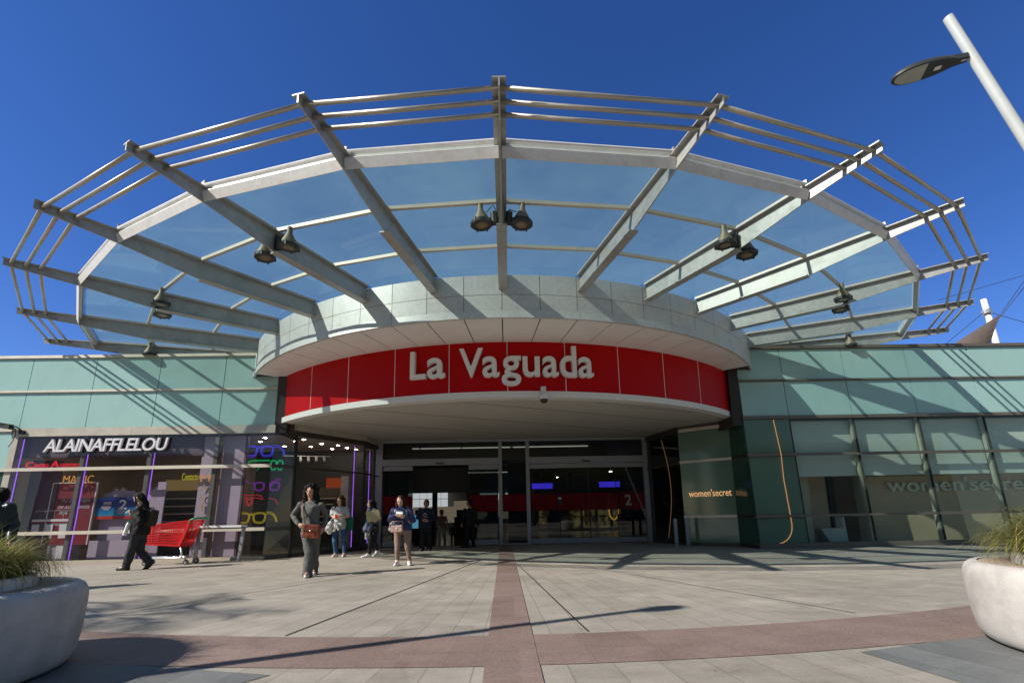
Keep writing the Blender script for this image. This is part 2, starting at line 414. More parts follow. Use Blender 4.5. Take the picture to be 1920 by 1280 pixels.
    nt.links.new(ms.outputs[2], p.inputs['Base Color']); nt.links.new(b.outputs[0], p.inputs['Normal'])
    nt.links.new(p.outputs[0], out.inputs[0])
    return m
M['pave'] = paving('granite paving', ((.225, .203, .170), (.44, .40, .345)), .11)
M['pink'] = paving('pink granite', ((.165, .116, .098), (.265, .195, .17)), .18, k=20, dr=1.2, speck=1.25, joint=.35, jw=.004)
M['pinkline'] = paving('pink granite stripe', ((.165, .116, .098), (.265, .195, .17)), .18, k=2, dr=1.2, speck=1.25, joint=.35, jw=.004, tw=0.0)
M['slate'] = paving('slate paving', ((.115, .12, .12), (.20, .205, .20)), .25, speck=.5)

g = MB().add([(-300, -300, 0), (300, -300, 0), (300, 300, 0), (-300, 300, 0)], [(0, 1, 2, 3)]).build('plaza_paving', M['pave'], recenter=False)
tag(g, 'pale granite slabs radiating from the entrance', None, None, 'structure')
RC = (.10, 20.6)
def ring_sheet(name, c, r0, r1, a0, a1, z, mat, n=80):
    vs = []; fs = []
    for i in range(n + 1):
        t = R(a0 + (a1 - a0) * i / n)
        for r in (r0, r1): vs.append((c[0] + r * math.sin(t), c[1] - r * math.cos(t), z))
    for i in range(n): fs.append((2 * i, 2 * i + 1, 2 * i + 3, 2 * i + 2))
    return MB().add(vs, fs).build(name, mat, recenter=False)
tag(ring_sheet('paving_band', RC, 16.28, 17.12, -60, 60, .004, M['pink']), 'curved band of pink granite crossing the plaza', None, None, 'structure')
tag(MB().add([(-.155, -20, .008), (.235, -20, .008), (.235, 16.6, .008), (-.155, 16.6, .008)], [(0, 1, 2, 3)]).build('paving_stripe', M['pinkline'], recenter=False),
    'straight stripe of pink granite leading to the doors', None, None, 'structure')
def sheet(name, pts, z, mat, label):
    return tag(MB().add([(p[0], p[1], z) for p in pts], [tuple(range(len(pts)))]).build(name, mat, recenter=False), label, None, None, 'structure')
sheet('dark_paving', [(-1.62, 3.42), (-3.6, 3.95), (-9, 6.3), (-9, -2), (-1.35, -2), (-1.62, 2.2), (-1.95, 3.0)], .0035, M['slate'], 'dark slate paving round the left planter')
sheet('dark_paving', [(2.62, 3.58), (3.3, 3.78), (6, 4.6), (9, 3), (9, -2), (2.2, -2), (2.4, 1.6), (2.75, 2.9)], .0035, M['slate'], 'dark grey paving patch round the right planter')  # flat dark grey sheet just above the slabs at the right planter
def slot(a, b, wd, label):
    a, b = Vector((a[0], a[1], 0)), Vector((b[0], b[1], 0)); d = (b - a).normalized(); n_ = Vector((-d.y, d.x, 0)) * wd / 2
    z = Vector((0, 0, .006))
    o = MB().add([a - n_ + z, b - n_ + z, b + n_ + z, a + n_ + z], [(0, 1, 2, 3)]).build('drain_slot', M['gap'], recenter=False)
    tag(o, label, None, None, 'structure')
slot((.262, 10.4), (.742, 4.38), .020, 'dark drainage slot right of the pink stripe')
slot((-.55, 11.4), (-2.02, 4.50), .020, 'dark drainage slot left of the pink stripe')
slot((-2.6, 9.1), (-4.6, 5.7), .016, 'thin drainage slot nearer the left planter')
slot((1.6, 9.6), (3.55, 4.85), .014, 'thin drainage slot nearer the right planter')

# ---------------------------------------------------------------- the round entrance building
XC, YC, RD = .119, 18.15, 8.90       # axis of canopy and drum
XR, YR, RR = .14, 20.2, 9.58         # axis of the red fascia
def pol(r, deg, z, c=(XC, YC)): a = R(deg); return Vector((c[0] + r * math.sin(a), c[1] - r * math.cos(a), z))
def arc_strip(mb, r0, z0, r1, z1, a0, a1, n, c=(XC, YC), thick=0.0, mi=0):
    vs = []; fs = []
    for i in range(n + 1):
        a = a0 + (a1 - a0) * i / n
        vs += [pol(r0, a, z0, c), pol(r1, a, z1, c)]
        if thick: vs += [pol(r0 - thick, a, z0, c), pol(r1 - thick, a, z1, c)]
    k = 4 if thick else 2
    for i in range(n):
        b = i * k; e = b + k
        fs.append((b, e, e + 1, b + 1))
        if thick: fs += [(b + 2, b + 3, e + 3, e + 2), (b + 1, e + 1, e + 3, b + 3), (b, b + 2, e + 2, e)]
    if thick: fs += [(0, 1, 3, 2), (n * k, n * k + 2, n * k + 3, n * k + 1)]
    mb.add(vs, fs, mi)

rot = thing('entrance_rotunda', (XC, 10.0, 0), 'round metal-clad entrance block with curved red fascia above the doors', 'building')
dj = [-90 + 5.3 * i - .56 + 90 - 5.3 * 17 for i in range(35)]
mb = MB(); 
for i in range(34):
    a0, a1 = dj[i] + .04, dj[i + 1] - .04
    arc_strip(mb, RD, 5.362, RD, 5.712, a0, a1, 3, thick=.02); arc_strip(mb, RD, 5.722, RD, 6.17, a0, a1, 3, thick=.02)
mb.build('drum_cladding', M['zinc'], rot, angle=30)
mb = MB(); arc_strip(mb, RD - .022, 5.2, RD - .022, 6.165, -88, 88, 70, thick=.1); mb.build('drum_backing', M['gap'], rot)
mb = MB()
for a0, a1 in ((-62, -47), (-46.95, -16.4), (-16.35, 10.3), (10.35, 37.1), (37.15, 62)): arc_strip(mb, RD + .035, 5.18, RD + .02, 5.352, a0, a1, 24, thick=.06)
mb.build('drum_lip', M['zinc'], rot, angle=30)
# soffit between lip and red fascia, radial joints
mb = MB()
def red_r(deg):     # radius (about the canopy axis) where the red fascia stands
    a = R(deg); d = Vector((math.sin(a), -math.cos(a))); o = Vector((XC - XR, YC - YR)); b = o.dot(d); c = o.dot(o) - RR * RR
    return -b + math.sqrt(b * b - c)
for i in range(34):
    a0, a1 = dj[i] + .085, dj[i + 1] - .085
    if a0 < -56 or a1 > 56: continue
    vs = []; fs = []; n = 3
    for j in range(n + 1):
        a = a0 + (a1 - a0) * j / n; vs += [pol(RD - .022, a, 5.18), pol(red_r(a) - .03, a, 5.18), pol(RD - .022, a, 5.2), pol(red_r(a) - .03, a, 5.2)]
    for j in range(n): b = 4 * j; fs += [(b, b + 1, b + 5, b + 4), (b + 2, b + 6, b + 7, b + 3)]
    fs += [(0, 2, 3, 1), (4 * n, 4 * n + 1, 4 * n + 3, 4 * n + 2)]
    mb.add(vs, fs)
mb.build('soffit', M['soffit'], rot)
mb = MB(); vs = []; fs = []
for j in range(61):
    a = -56 + 112 * j / 60; vs += [pol(RD - .05, a, 5.205), pol(min(red_r(a) - .2, RD - .06), a, 5.205)]
for j in range(60): fs.append((2 * j, 2 * j + 1, 2 * j + 3, 2 * j + 2))
mb.add(vs, fs).build('soffit_backing', M['gap'], rot)
# red fascia
mb = MB(); gaps = MB()
ra = [-41.8] + [.0 + 8.45 * i for i in range(-4, 5)] + [43.6]
for a0, a1 in zip(ra[:-1], ra[1:]):
    arc_strip(mb, RR, 3.945, RR, 5.178, a0 + .06, a1 - .06, 8, (XR, YR), thick=.02)
mb.build('red_fascia', M['red'], rot, angle=30)
for a in ra[1:-1]:
    p0, p1 = pol(RR - .004, a, 3.945, (XR, YR)), pol(RR - .004, a, 5.178, (XR, YR)); gaps = MB(); gaps.bar(p0, p1, .012, .012, up=(0, 1, 0)); gaps.build('fascia_joint', M['soffit'], rot)
mb = MB(); arc_strip(mb, RR + .03, 3.79, RR + .03, 3.943, -43, 44.6, 50, (XR, YR), thick=.25); mb.build('fascia_trim', M['trim'], rot, angle=30)
# flat ceiling behind the fascia, with panel joints
mb = MB(); vs = [pol(RR - .2, a, 3.795, (XR, YR)) for a in [-43 + 87.6 * i / 40 for i in range(41)]]
vs2 = [(7.3, 14.0, 3.795), (7.3, 17.4, 3.795), (-7.0, 17.4, 3.795), (-7.0, 13.9, 3.795)]
n = len(vs) + 4; mb.add([*vs, *vs2], [tuple(range(n))]); mb.add([Vector(v) + Vector((0, 0, .05)) for v in [*vs, *vs2]], [tuple(range(n))[::-1]])
mb.build('ceiling', M['ceil'], rot)
mb = MB()
for a, b in (((-3.9, 11.5), (5.6, 15.9)), ((-1.0, 11.0), (5.9, 14.0)), ((2.3, 11.2), (5.4, 12.6)), ((-5.0, 13.0), (1.5, 16.2))):
    mb.bar((a[0], a[1], 3.793), (b[0], b[1], 3.793), .012, .006)
mb.build('ceiling_joint', M['gap'], rot)
mb = MB(); mb.box(-6.53, -6.20, 13.12, 14.4, 3.5, 5.176); mb.build('end_pier', M['bronze'], rot)
mb = MB(); mb.box(6.74, 7.03, 13.12, 14.4, 3.5, 5.176); mb.build('end_pier', M['bronze'], rot)
mb = MB(); arc_strip(mb, 0.01, 6.05, RD - .14, 6.05, -88, 88, 60); mb.build('roof', M['galvdark'], rot)

# lettering on the red fascia
sign = thing('entrance_sign', (0, 10.5, 4.2), 'large white raised letters mounted on the curved red fascia', 'sign')
def on_fascia(txt, x0, x1, z0, z1, bold):
    t = text_mb(txt, 1.0, .055, bold, res=5); pts = fit_text(t, x0, x1, z0, z1)
    t.v = []
    for x, z, d in pts:
        a = math.asin((x - XR) / RR); rr = RR + .075 + d
        t.v.append(Vector((XR + rr * math.sin(a), YR - rr * math.cos(a), z)))
    return t
Z = lambda z: 1.05 + (z - 1.05) * 1.24
bl = .012
def letter(ch, x0, x1, z0, z1):
    t = on_fascia(ch, x0, x1, Z(z0), Z(z1), bl); t.build('letter', M['letter'], sign)
for ch, x0, x1, z0, z1 in (('L', -2.19, -1.81, 3.69, 4.245), ('a', -1.77, -1.345, 3.675, 4.085), ('V', -.995, -.44, 3.66, 4.235), ('a', -.45, -.05, 3.65, 4.06),
                           ('g', .0, .46, 3.475, 4.06), ('u', .50, .90, 3.65, 4.05), ('a', .97, 1.35, 3.65, 4.06), ('d', 1.39, 1.79, 3.655, 4.28), ('a', 1.835, 2.21, 3.66, 4.07)):
    letter(ch, x0, x1, z0, z1)

# ---------------------------------------------------------------- canopy
can = thing('glass_canopy', (XC, YC, 5.9), 'fan-shaped steel and glass canopy with radiating beams over the entrance', 'canopy')
PH = [-62.5, -53.7, -42.3, -31.4, -20.9, -10.1, -.4, 10.7, 21.5, 32.2, 43.2, 54.2, 62.5]
XT, YT, RT = .131, 20.0, 15.15          # the ring on which the beam tips end
# every beam runs, rising slightly, from the drum (f = 0) to the tip ring (f = 1)
def cp(ph, f, z, side=0.0):
    a = pol(RD - .02, ph, 0); b = pol(RT, ph, 0, (XT, YT)); d = (b - a).normalized()
    return a.lerp(b, f) + Vector((-d.y, d.x, 0)) * side + Vector((0, 0, z))
zf = lambda f: 6.215 + .158 * f
FG, F1, F2 = .769, .50, .216            # gutter and the two purlins
for ph in PH:
    pt = lambda f, z, s: cp(ph, f, z, s)
    mb = MB(); zb = [(0, 5.85), (.497, 5.905), (FG, 6.112), (1, 6.244)]
    pr = [pt(f, z, -.012) for f, z in zb] + [pt(1, zf(1) - .012, -.012), pt(0, zf(0) - .012, -.012)]
    mb.prism(pr, pt(0, 0, .012) - pt(0, 0, -.012))
    def slab_(f0, z0, f1, z1, hw, t): mb.hexa([pt(f0, z0, -hw), pt(f1, z1, -hw), pt(f1, z1, hw), pt(f0, z0, hw), pt(f0, z0 + t, -hw), pt(f1, z1 + t, -hw), pt(f1, z1 + t, hw), pt(f0, z0 + t, hw)])
    slab_(0, zf(0) - .012, 1, zf(1) - .012, .088, .018)
    slab_(0, 5.838, .497, 5.891, .09, .015)
    b = mb.build('rafter', M['galv'], can)
    mb = MB(); slab_(0, zf(0) + .008, FG - .005, zf(FG) + .008, .063, .044)
    for f in (.12, .30, .42, .58, .70): slab_(f, zf(f) + .003, f + .018, zf(f + .018) + .003, .076, .03)
    mb.build('glazing_bar', M['alupale'], b)
    mb = MB(); q = pt(FG + .002, zf(FG) + .065, 0); mb.bar(pt(FG + .002, zf(FG) + .065, -.045), pt(FG + .002, zf(FG) + .065, .045), .055, .13); mb.build('cleat', M['alu'], b)
rows = [(FG - .005, F1), (F1, F2), (F2, -.08)]
for i in range(12):
    seg = lambda f, z: (cp(PH[i], f, z), cp(PH[i + 1], f, z))
    for f in (.979, .9366, .894):
        a, b = seg(f, zf(f) - .065); MB().tube([a, b], .031, 10).build('rail', M['rail'], can, smooth=True)
    a, b = seg(FG, 0); d = (b - a).normalized(); ou = Vector((d.y, -d.x, 0))
    if ou.dot(a - Vector((XT, YT, 0))) < 0: ou = -ou
    a += d * .02; b -= d * .02
    mb = MB(); up = Vector((0, 0, 1))
    def plank(o0, z0, o1, z1, t=.012):
        nn = (ou * (z1 - z0) - up * (o1 - o0)).normalized() * t
        p = [a + ou * o0 + up * z0, b + ou * o0 + up * z0, b + ou * o1 + up * z1, a + ou * o1 + up * z1]
        mb.hexa([p[0], p[1], p[1] + nn, p[0] + nn, p[3], p[2], p[2] + nn, p[3] + nn])
    plank(.0, 6.112, .05, 6.252); plank(.051, 6.266, -.05, 6.266); plank(-.052, 6.266, -.052, 6.435)
    mb.tube([a + ou * .02 + up * 6.385, b + ou * .02 + up * 6.385], .034, 8)
    mb.build('gutter', M['galvlit'], can)
    for f in (F1, F2):
        a, b = seg(f, zf(f) + .02); d = (b - a).normalized(); MB().bar(a + d * .065, b - d * .065, .058, .063).build('purlin', M['alupale'], can)
    for (f1, f0) in rows:
        p = [cp(PH[i], f1, zf(f1) + .06, .052), cp(PH[i + 1], f1, zf(f1) + .06, -.052), cp(PH[i + 1], f0, zf(f0) + .06, -.052), cp(PH[i], f0, zf(f0) + .06, .052)]
        MB().hexa(p + [q + up * .012 for q in p]).build('glass_pane', M['cglass'], can)

# spotlights bolted to every other beam
def spotlight():
    t = thing('spotlight', (0, 0, 0), 'x', 'spotlight', 'conical floodlights under the glass canopy')
    mb = MB(); mb.lathe([(.045, .36), (.05, .24), (.155, .045), (.16, .0)], n=20); mb.lathe([(.0, .36), (.045, .36)], n=20); mb.build('housing', M['spot'], t, angle=35)
    mb = MB(); mb.lathe([(.16, .03), (.185, .02), (.185, -.03), (.165, -.045), (.10, -.04), (.10, -.03)], n=20)
    for k in range(6):
        a = k * math.pi / 3; mb.box(.178 * math.cos(a) - .012, .178 * math.cos(a) + .012, .178 * math.sin(a) - .012, .178 * math.sin(a) + .012, -.055, .035)
    mb.build('rim', M['lampdk'], t, angle=35)
    mb = MB(); mb.lathe([(0, -.034), (.105, -.034)], n=20, cap=False); mb.build('lens', M['spotlens'], t)
    mb = MB(); mb.box(-.30, -.14, -.02, .02, .05, .09); mb.tube([(-.22, 0, -.02), (-.22, 0, .18)], .06, 12); mb.box(-.30, -.285, -.05, .05, -.04, .26); mb.tube([(-.26, .03, .2), (-.22, .06, .28), (-.16, .04, .24), (-.1, .0, .2)], .008, 6)
    mb.build('bracket', M['lampdk'], t, angle=35)
    return t
sp0 = spotlight(); first = True
lab = {6: 'centre beam', 4: 'second beam left of centre', 8: 'second beam right of centre', 2: 'fourth beam left of centre', 10: 'fourth beam right of centre', 0: 'leftmost beam', 12: 'rightmost beam'}
for k in (6, 4, 8, 2, 10, 0, 12):
    ph = PH[k]; e = Vector((math.sin(R(ph)), -math.cos(R(ph)), 0)); l = Vector((math.cos(R(ph)), math.sin(R(ph)), 0))
    for s in (-1, 1):
        if (k == 0 and s < 0) or (k == 12 and s > 0): continue
        q = cp(ph, .485, 5.94, .34 * s)
        lb = 'conical spotlight on the %s side of the canopy\'s %s' % ('left' if s < 0 else 'right', lab[k])
        yaw = R(ph) + (0 if s > 0 else math.pi)
        o = sp0 if first else dup(sp0, q, yaw); first = False
        o.location = q; o.rotation_euler = (R(3 * s), R(4), yaw); o['label'] = lb
# ---------------------------------------------------------------- the two leaning glass walls
LEAN = .058; WY = 12.9
def wp(x, z, d=0): return Vector((x, WY + LEAN * z + d, z - LEAN * d))
def wbox(mb, x0, x1, z0, z1, d0, d1, mi=0):     # d0 = front (negative sticks out), d1 = back
    return mb.hexa([wp(x0, z0, d0), wp(x1, z0, d0), wp(x1, z0, d1), wp(x0, z0, d1), wp(x0, z1, d0), wp(x1, z1, d0), wp(x1, z1, d1), wp(x0, z1, d1)], mi)
def vpanel(mb, a, b, z0, z1, t, mi=0):          # upright panel from plan point a to b, thickness t to the back (right of a->b seen from outside)
    a, b = Vector((a[0], a[1], 0)), Vector((b[0], b[1], 0)); d = (b - a).normalized(); n = Vector((-d.y, d.x, 0)) * t; u0 = Vector((0, 0, z0)); u1 = Vector((0, 0, z1))
    return mb.hexa([a + u0, b + u0, b + u0 + n, a + u0 + n, a + u1, b + u1, b + u1 + n, a + u1 + n], mi)
def corner_face(mb, zs, lx, b, t):              # quad from the leaning corner x=lx to the upright edge b
    z0, z1 = zs; p = [wp(lx, z0), Vector((b[0], b[1], z0)), Vector((b[0], b[1], z1)), wp(lx, z1)]
    n = (p[1] - p[0]).cross(p[3] - p[0]).normalized() * -t
    mb.hexa([p[0], p[1], p[1] + n, p[0] + n, p[3], p[2], p[2] + n, p[3] + n])
G_ = .0095

# left wall -------------------------------------------------------
LW = thing('glass_facade', (-13, 13.0, 0), 'sunlit pale green glass wall with a purple shop front below, left of the entrance', 'building')
xs = [-21.2, -19.34, -17.48, -15.6, -13.74, -11.9, -10.03, -8.14, -6.54]
for a, b in zip(xs[:-1], xs[1:]):
    for z0, z1 in ((4.865, 5.845), (3.745, 4.795)):
        mb = MB(); wbox(mb, a + G_, b - G_, z0, z1, 0, .02); mb.build('wall_panel', M['teal'], LW)
    if b < -13.7:
        mb = MB(); wbox(mb, a + G_, b - G_ - (.12 if b > -13.8 else 0), 2.61, 3.64, 0, .02); mb.build('wall_panel', M['teal'], LW)
        for z0, z1 in ((.87, 2.49), (.10, .76)):
            mb = MB(); wbox(mb, a + G_, b - G_ - (.12 if b > -13.8 else 0), z0, z1, 0, .02); mb.build('wall_panel', M['tealdk'], LW)
mb = MB(); wbox(mb, -21.2, -6.55, 3.50, 5.86, .022, .30); wbox(mb, -21.2, -13.9, .05, 3.6, .022, .3); mb.build('backing_wall', M['gap'], LW)
mb = MB(); wbox(mb, -21.2, -6.5, 5.855, 5.94, -.05, .5); mb.build('coping', M['alupale'], LW)
def rail_w(p, x0, x1, z0, z1, out=.06, mat='alupale', name='rail'):
    mb = MB(); wbox(mb, x0, x1, z0, z1, -out, -.001); return mb.build(name, M[mat], p)
rail_w(LW, -21.2, -6.5, 4.80, 4.86, .05)
mb = MB(); wbox(mb, -13.86, -10.55, 3.50, 3.735, -.035, .25); wbox(mb, -10.545, -6.5, 3.50, 3.735, -.035, .25); mb.build('fascia_band', M['alu'], LW)
rail_w(LW, -21.2, -13.87, 3.65, 3.73, .05)
rail_w(LW, -21.2, -6.52, 2.505, 2.595, .07); rail_w(LW, -21.2, -6.52, .765, .855, .07)
mb = MB(); wbox(mb, -21.2, -6.48, .0, .085, -.06, .2); mb.build('kerb', M['kerb'], LW)
mb = MB(); wbox(mb, -13.86, -13.68, .09, 3.50, -.02, .12); mb.build('jamb', M['alu'], LW)
for x in (-11.83, -9.97, -8.13):
    mb = MB(); wbox(mb, x - .055, x + .055, .09, 3.49, .02, .12); mb.build('mullion', M['shopmull'], LW)
for a, b in ((-13.68, -11.9), (-11.9, -10.03), (-10.03, -8.14), (-8.14, -7.38), (-7.38, -6.52)):
    for z0, z1 in ((2.6, 3.495), (.86, 2.5), (.09, .76)):
        mb = MB(); wbox(mb, a + .004, b - .004, z0, z1, 0, .010); mb.build('window_pane', M['sglass'], LW)
# recessed faces towards the doors
LB, LC, LD = (-6.05, 13.45), (-4.68, 15.55), (-4.56, 16.75)
for z0, z1 in ((2.6, 3.5), (.86, 2.5), (.12, .76)):
    mb = MB(); corner_face(mb, (z0, z1), -6.52, LB, .01); mb.build('window_pane', M['sglass'], LW)
for z0, z1 in ((2.55, 3.5), (.12, 2.5)):
    mb = MB(); vpanel(mb, LB, LC, z0, z1, .01); mb.build('window_pane', M['sglass'], LW)
    mb = MB(); vpanel(mb, LC, LD, z0, z1, .01); mb.build('window_pane', M['sglass'], LW)
mb = MB(); mb.tube([(LB[0], LB[1], .0), (LB[0], LB[1], 3.5)], .045, 8); mb.build('corner_post', M['black'], LW); mb = MB(); mb.tube([(LC[0], LC[1], .0), (LC[0], LC[1], 3.5)], .04, 8); mb.build('corner_post', M['black'], LW)
mb = MB(); vpanel(mb, (LB[0] - .03, LB[1] - .05), (LC[0] + .03, LC[1]), 3.5, 3.62, .25); vpanel(mb, (LC[0] + .03, LC[1]), (LD[0] + .03, LD[1]), 3.5, 3.62, .25); mb.build('dark_band', M['bronze'], LW)
mb = MB(); vpanel(mb, (LB[0] - .03, LB[1] - .07), (LC[0] + .05, LC[1]), 3.62, 3.79, .25); vpanel(mb, (LC[0] + .05, LC[1]), (LD[0] + .05, LD[1]), 3.62, 3.79, .25); mb.build('fascia_band', M['alu'], LW)
mb = MB(); corner_face(mb, (3.5, 3.79), -6.48, (LB[0], LB[1] - .03), .15); mb.build('dark_band', M['bronze'], LW)
mb = MB(); vpanel(mb, LB, LC, 2.5, 2.55, -.03); vpanel(mb, LC, LD, 2.5, 2.55, -.03); mb.build('rail', M['bronze'], LW)
for zz in ((2.5, 2.6), (.76, .86)): mb = MB(); corner_face(mb, zz, -6.5, LB, .02); mb.build('rail', M['bronze'], LW)
mb = MB(); vpanel(mb, LB, LC, 0, .12, .05); vpanel(mb, LC, LD, 0, .12, .05); corner_face(mb, (0, .12), -6.5, LB, .05); mb.build('kerb', M['bronze'], LW)
mb = MB(); mb.box(-21.2, -6.6, 13.6, 30, 5.5, 5.7); mb.build('roof', M['galvdark'], LW)

# right wall ------------------------------------------------------
RW = thing('glass_facade', (13, 13.0, 0), 'shaded dark green glass wall with blinds and a shop window, right of the entrance', 'building')
xr = [7.06, 8.42, 10.32, 12.28, 14.24, 16.2, 18.2, 20.2, 22.2]
for i, (a, b) in enumerate(zip(xr[:-1], xr[1:])):
    for z0, z1 in ((4.885, 5.845), (3.765, 4.82)):
        mb = MB(); wbox(mb, a + G_, b - G_, z0, z1, 0, .02); mb.build('wall_panel', M['teal'], RW)
    for z0, z1 in ((2.65, 3.665), (.91, 2.56), (.14, .83)):
        mb = MB(); wbox(mb, a + .004, b - .004, z0, z1, 0, .012)
        if i == 0: mb.build('wall_panel', M['olive'], RW)
        else: mb.build('window_pane', M['wglass'], RW)
mb = MB(); wbox(mb, 7.04, 22.2, 3.70, 5.86, .022, .30); wbox(mb, 7.04, 8.40, .0, 3.72, .022, .2); mb.build('backing_wall', M['gap'], RW)
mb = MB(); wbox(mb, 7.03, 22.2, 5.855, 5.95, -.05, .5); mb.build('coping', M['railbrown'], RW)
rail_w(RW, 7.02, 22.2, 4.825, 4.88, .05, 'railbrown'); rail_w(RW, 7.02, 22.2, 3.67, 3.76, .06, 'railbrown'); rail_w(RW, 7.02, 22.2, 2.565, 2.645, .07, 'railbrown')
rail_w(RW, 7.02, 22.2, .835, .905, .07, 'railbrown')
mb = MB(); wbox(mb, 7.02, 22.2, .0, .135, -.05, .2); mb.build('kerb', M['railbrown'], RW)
for x in xr[2:]:
    mb = MB(); wbox(mb, x - .06, x + .06, .14, 3.66, .05, .14); mb.build('mullion', M['alupale'], RW)
    mb = MB(); wbox(mb, x - .012, x + .012, .14, 3.66, -.012, .04); mb.build('glazing_seal', M['gap'], RW)
mb = MB(); wbox(mb, 8.40, 8.435, .14, 3.66, -.008, .03); mb.build('glazing_seal', M['gap'], RW)
for i in range(1, len(xr) - 1):
    mb = MB(); wbox(mb, xr[i] + .02, xr[i + 1] - .02, 1.99, 3.64, .20, .212); mb.build('roller_blind', M['blind'], RW)
RB, RC_, RD_ = (6.97, 13.86), (5.76, 14.85), (5.30, 16.75)
for z0, z1 in ((2.66, 3.64), (.93, 2.58), (.10, .85)):
    mb = MB(); corner_face(mb, (z0, z1), 7.04, RB, -.02); mb.build('wall_panel', M['tealdk'], RW)
    mb = MB(); vpanel(mb, RB, RC_, z0, z1, -.02); mb.build('wall_panel', M['olive'], RW)
for z0, z1 in ((2.66, 3.6), (.10, 2.58)):
    mb = MB(); vpanel(mb, RC_, RD_, z0, z1, -.012); mb.build('window_pane', M['dglass'], RW)
for zz in ((2.58, 2.66), (.85, .93)): mb = MB(); vpanel(mb, RB, RC_, *zz, .04); mb.build('rail', M['alu'], RW)
for zz in ((2.58, 2.66), (.85, .93)): mb = MB(); corner_face(mb, zz, 7.01, RB, -.03); mb.build('rail', M['bronze'], RW)
mb = MB(); vpanel(mb, RC_, RD_, 2.58, 2.66, .03); mb.build('rail', M['bronze'], RW)
mb = MB(); vpanel(mb, (RB[0], RB[1] - .06), (RC_[0], RC_[1] - .06), 3.60, 3.70, -.2); mb.build('fascia_band', M['alu'], RW)
mb = MB(); vpanel(mb, (RB[0], RB[1] - .04), (RC_[0], RC_[1] - .04), 3.70, 3.79, -.2); vpanel(mb, (RC_[0] - .04, RC_[1]), (RD_[0] - .04, RD_[1]), 3.6, 3.79, -.2); corner_face(mb, (3.64, 3.79), 7.0, (RB[0], RB[1] - .05), -.15); mb.build('dark_band', M['bronze'], RW)
mb = MB(); vpanel(mb, RB, RC_, 0, .10, -.05); vpanel(mb, RC_, RD_, 0, .10, -.05); corner_face(mb, (0, .10), 7.02, RB, -.05); mb.build('kerb', M['bronze'], RW)
mb = MB(); mb.box(7.1, 22.2, 13.6, 30, 5.5, 5.7); mb.build('roof', M['galvdark'], RW)
# backing behind the opaque recess face
mb = MB(); vpanel(mb, (RB[0] + .05, RB[1] + .05), (RC_[0] + .03, RC_[1] + .06), .0, 3.7, -.1); mb.build('backing_wall', M['gap'], RW)

# orange curved light line and lettering on the right wall
om = em('orange light line', (1.0, .52, .24), .40)
pts = [wp(7.93, 3.64, -.02), wp(7.96, 2.62, -.09), wp(7.97, 1.9, -.02), wp(8.0, .95, -.02), wp(8.0, .62, -.03)]
for k in range(9):
    a = R(90 * k / 8); pts.append(wp(7.5 + .5 * math.cos(a), .62 - .5 * math.sin(a), -.02))
o = MB().tube(pts, .010, 6).build('light_line', om); tag(o, 'long thin orange curve fixed on the dark green glass corner', 'wall light')
pts = [Vector((RC_[0] + (RD_[0] - RC_[0]) * (.45 - .18 * math.sin(math.pi * t)), RC_[1] + (RD_[1] - RC_[1]) * (.45 - .18 * math.sin(math.pi * t)), 3.5 - 3.3 * t)) + Vector((-.05, 0, 0)) for t in [i / 12 for i in range(13)]]
o = MB().tube(pts, .006, 6).build('light_line', em('faint orange line', (1.0, .55, .28), .15)); tag(o, 'faint orange curve on the dark glass beside the doors', 'wall light')
def text_on_vpanel(txt, a, b, t0, t1, z0, z1, ext, bold, off):
    t = text_mb(txt, 1.0, ext, bold, res=3); a, b = Vector((a[0], a[1], 0)), Vector((b[0], b[1], 0)); d = b - a; n = Vector((d.y, -d.x, 0)).normalized()
    pts = fit_text(t, t0, t1, z0, z1); t.v = [a + d * x + n * (off + dd) + Vector((0, 0, z)) for x, z, dd in pts]; return t
mgold = em('lit orange sign lettering', (1.0, .55, .25), .55)
# runs left to right as seen from the plaza: from RC_ to RB
o = text_on_vpanel("women'secret", RC_, RB, .13, .94, 1.50, 1.72, .008, .0, .012).build('shop_sign', mgold)
tag(o, 'small orange lower-case shop lettering on the dark green glass', 'sign')
mgrey = pm('grey sign lettering', (.80, .76, .66), .5)
t = text_mb("women'secret", 1.0, .03, .012, res=3)
pts = fit_text(t, 11.5, 15.95, 1.50, 1.93); t.v = [Vector((x, WY + .80 - dd, z)) for x, z, dd in pts]
tag(t.build('shop_sign', mgrey), 'large grey lower-case shop lettering on the tan wall behind the window', 'sign')

# shop behind the right window
RS = thing('shop_interior', (14, 15, 0), 'tan walled shop space seen through the right hand windows', 'shop')
mb = MB(); mb.box(10.75, 22, 13.76, 13.85, 0, 1.98); mb.build('display_wall', M['tan'], RS)
mb = MB(); mb.box(8.45, 22, 17.5, 17.6, 0, 3.7); mb.box(8.38, 8.45, 13.3, 17.5, 0, 3.7); mb.build('back_wall', M['tan'], RS)
mb = MB(); mb.box(8.4, 22, 13.1, 17.5, -.01, .03); mb.build('shop_floor', M['intfloor'], RS)
mb = MB(); mb.box(8.4, 22, 13.45, 17.5, 3.68, 3.76); mb.build('shop_ceiling', M['ceil'], RS)
mb = MB(); mb.box(8.85, 9.12, 13.7, 13.95, .03, 3.67); mb.build('column', M['alupale'], RS)
mb = MB(); mb.box(9.12, 10.0, 14.2, 14.3, .03, 2.6); mb.build('screen_wall', M['tan'], RS)
mb = MB(); mb.box(10.65, 10.72, 13.5, 13.9, .03, 2.6); mb.build('glass_fin', M['alupale'], RS)
pl = thing('planter_box', (9.75, 13.75, .03), 'white tapered trough standing behind the window at the corner', 'planter')
mb = MB(); mb.prism([(9.25, 13.6, .48), (9.3, 13.6, .42), (9.5, 13.6, .1), (9.95, 13.6, .1), (9.95, 13.6, .48)], (0, .32, 0)); mb.build('trough', M['white'], pl)
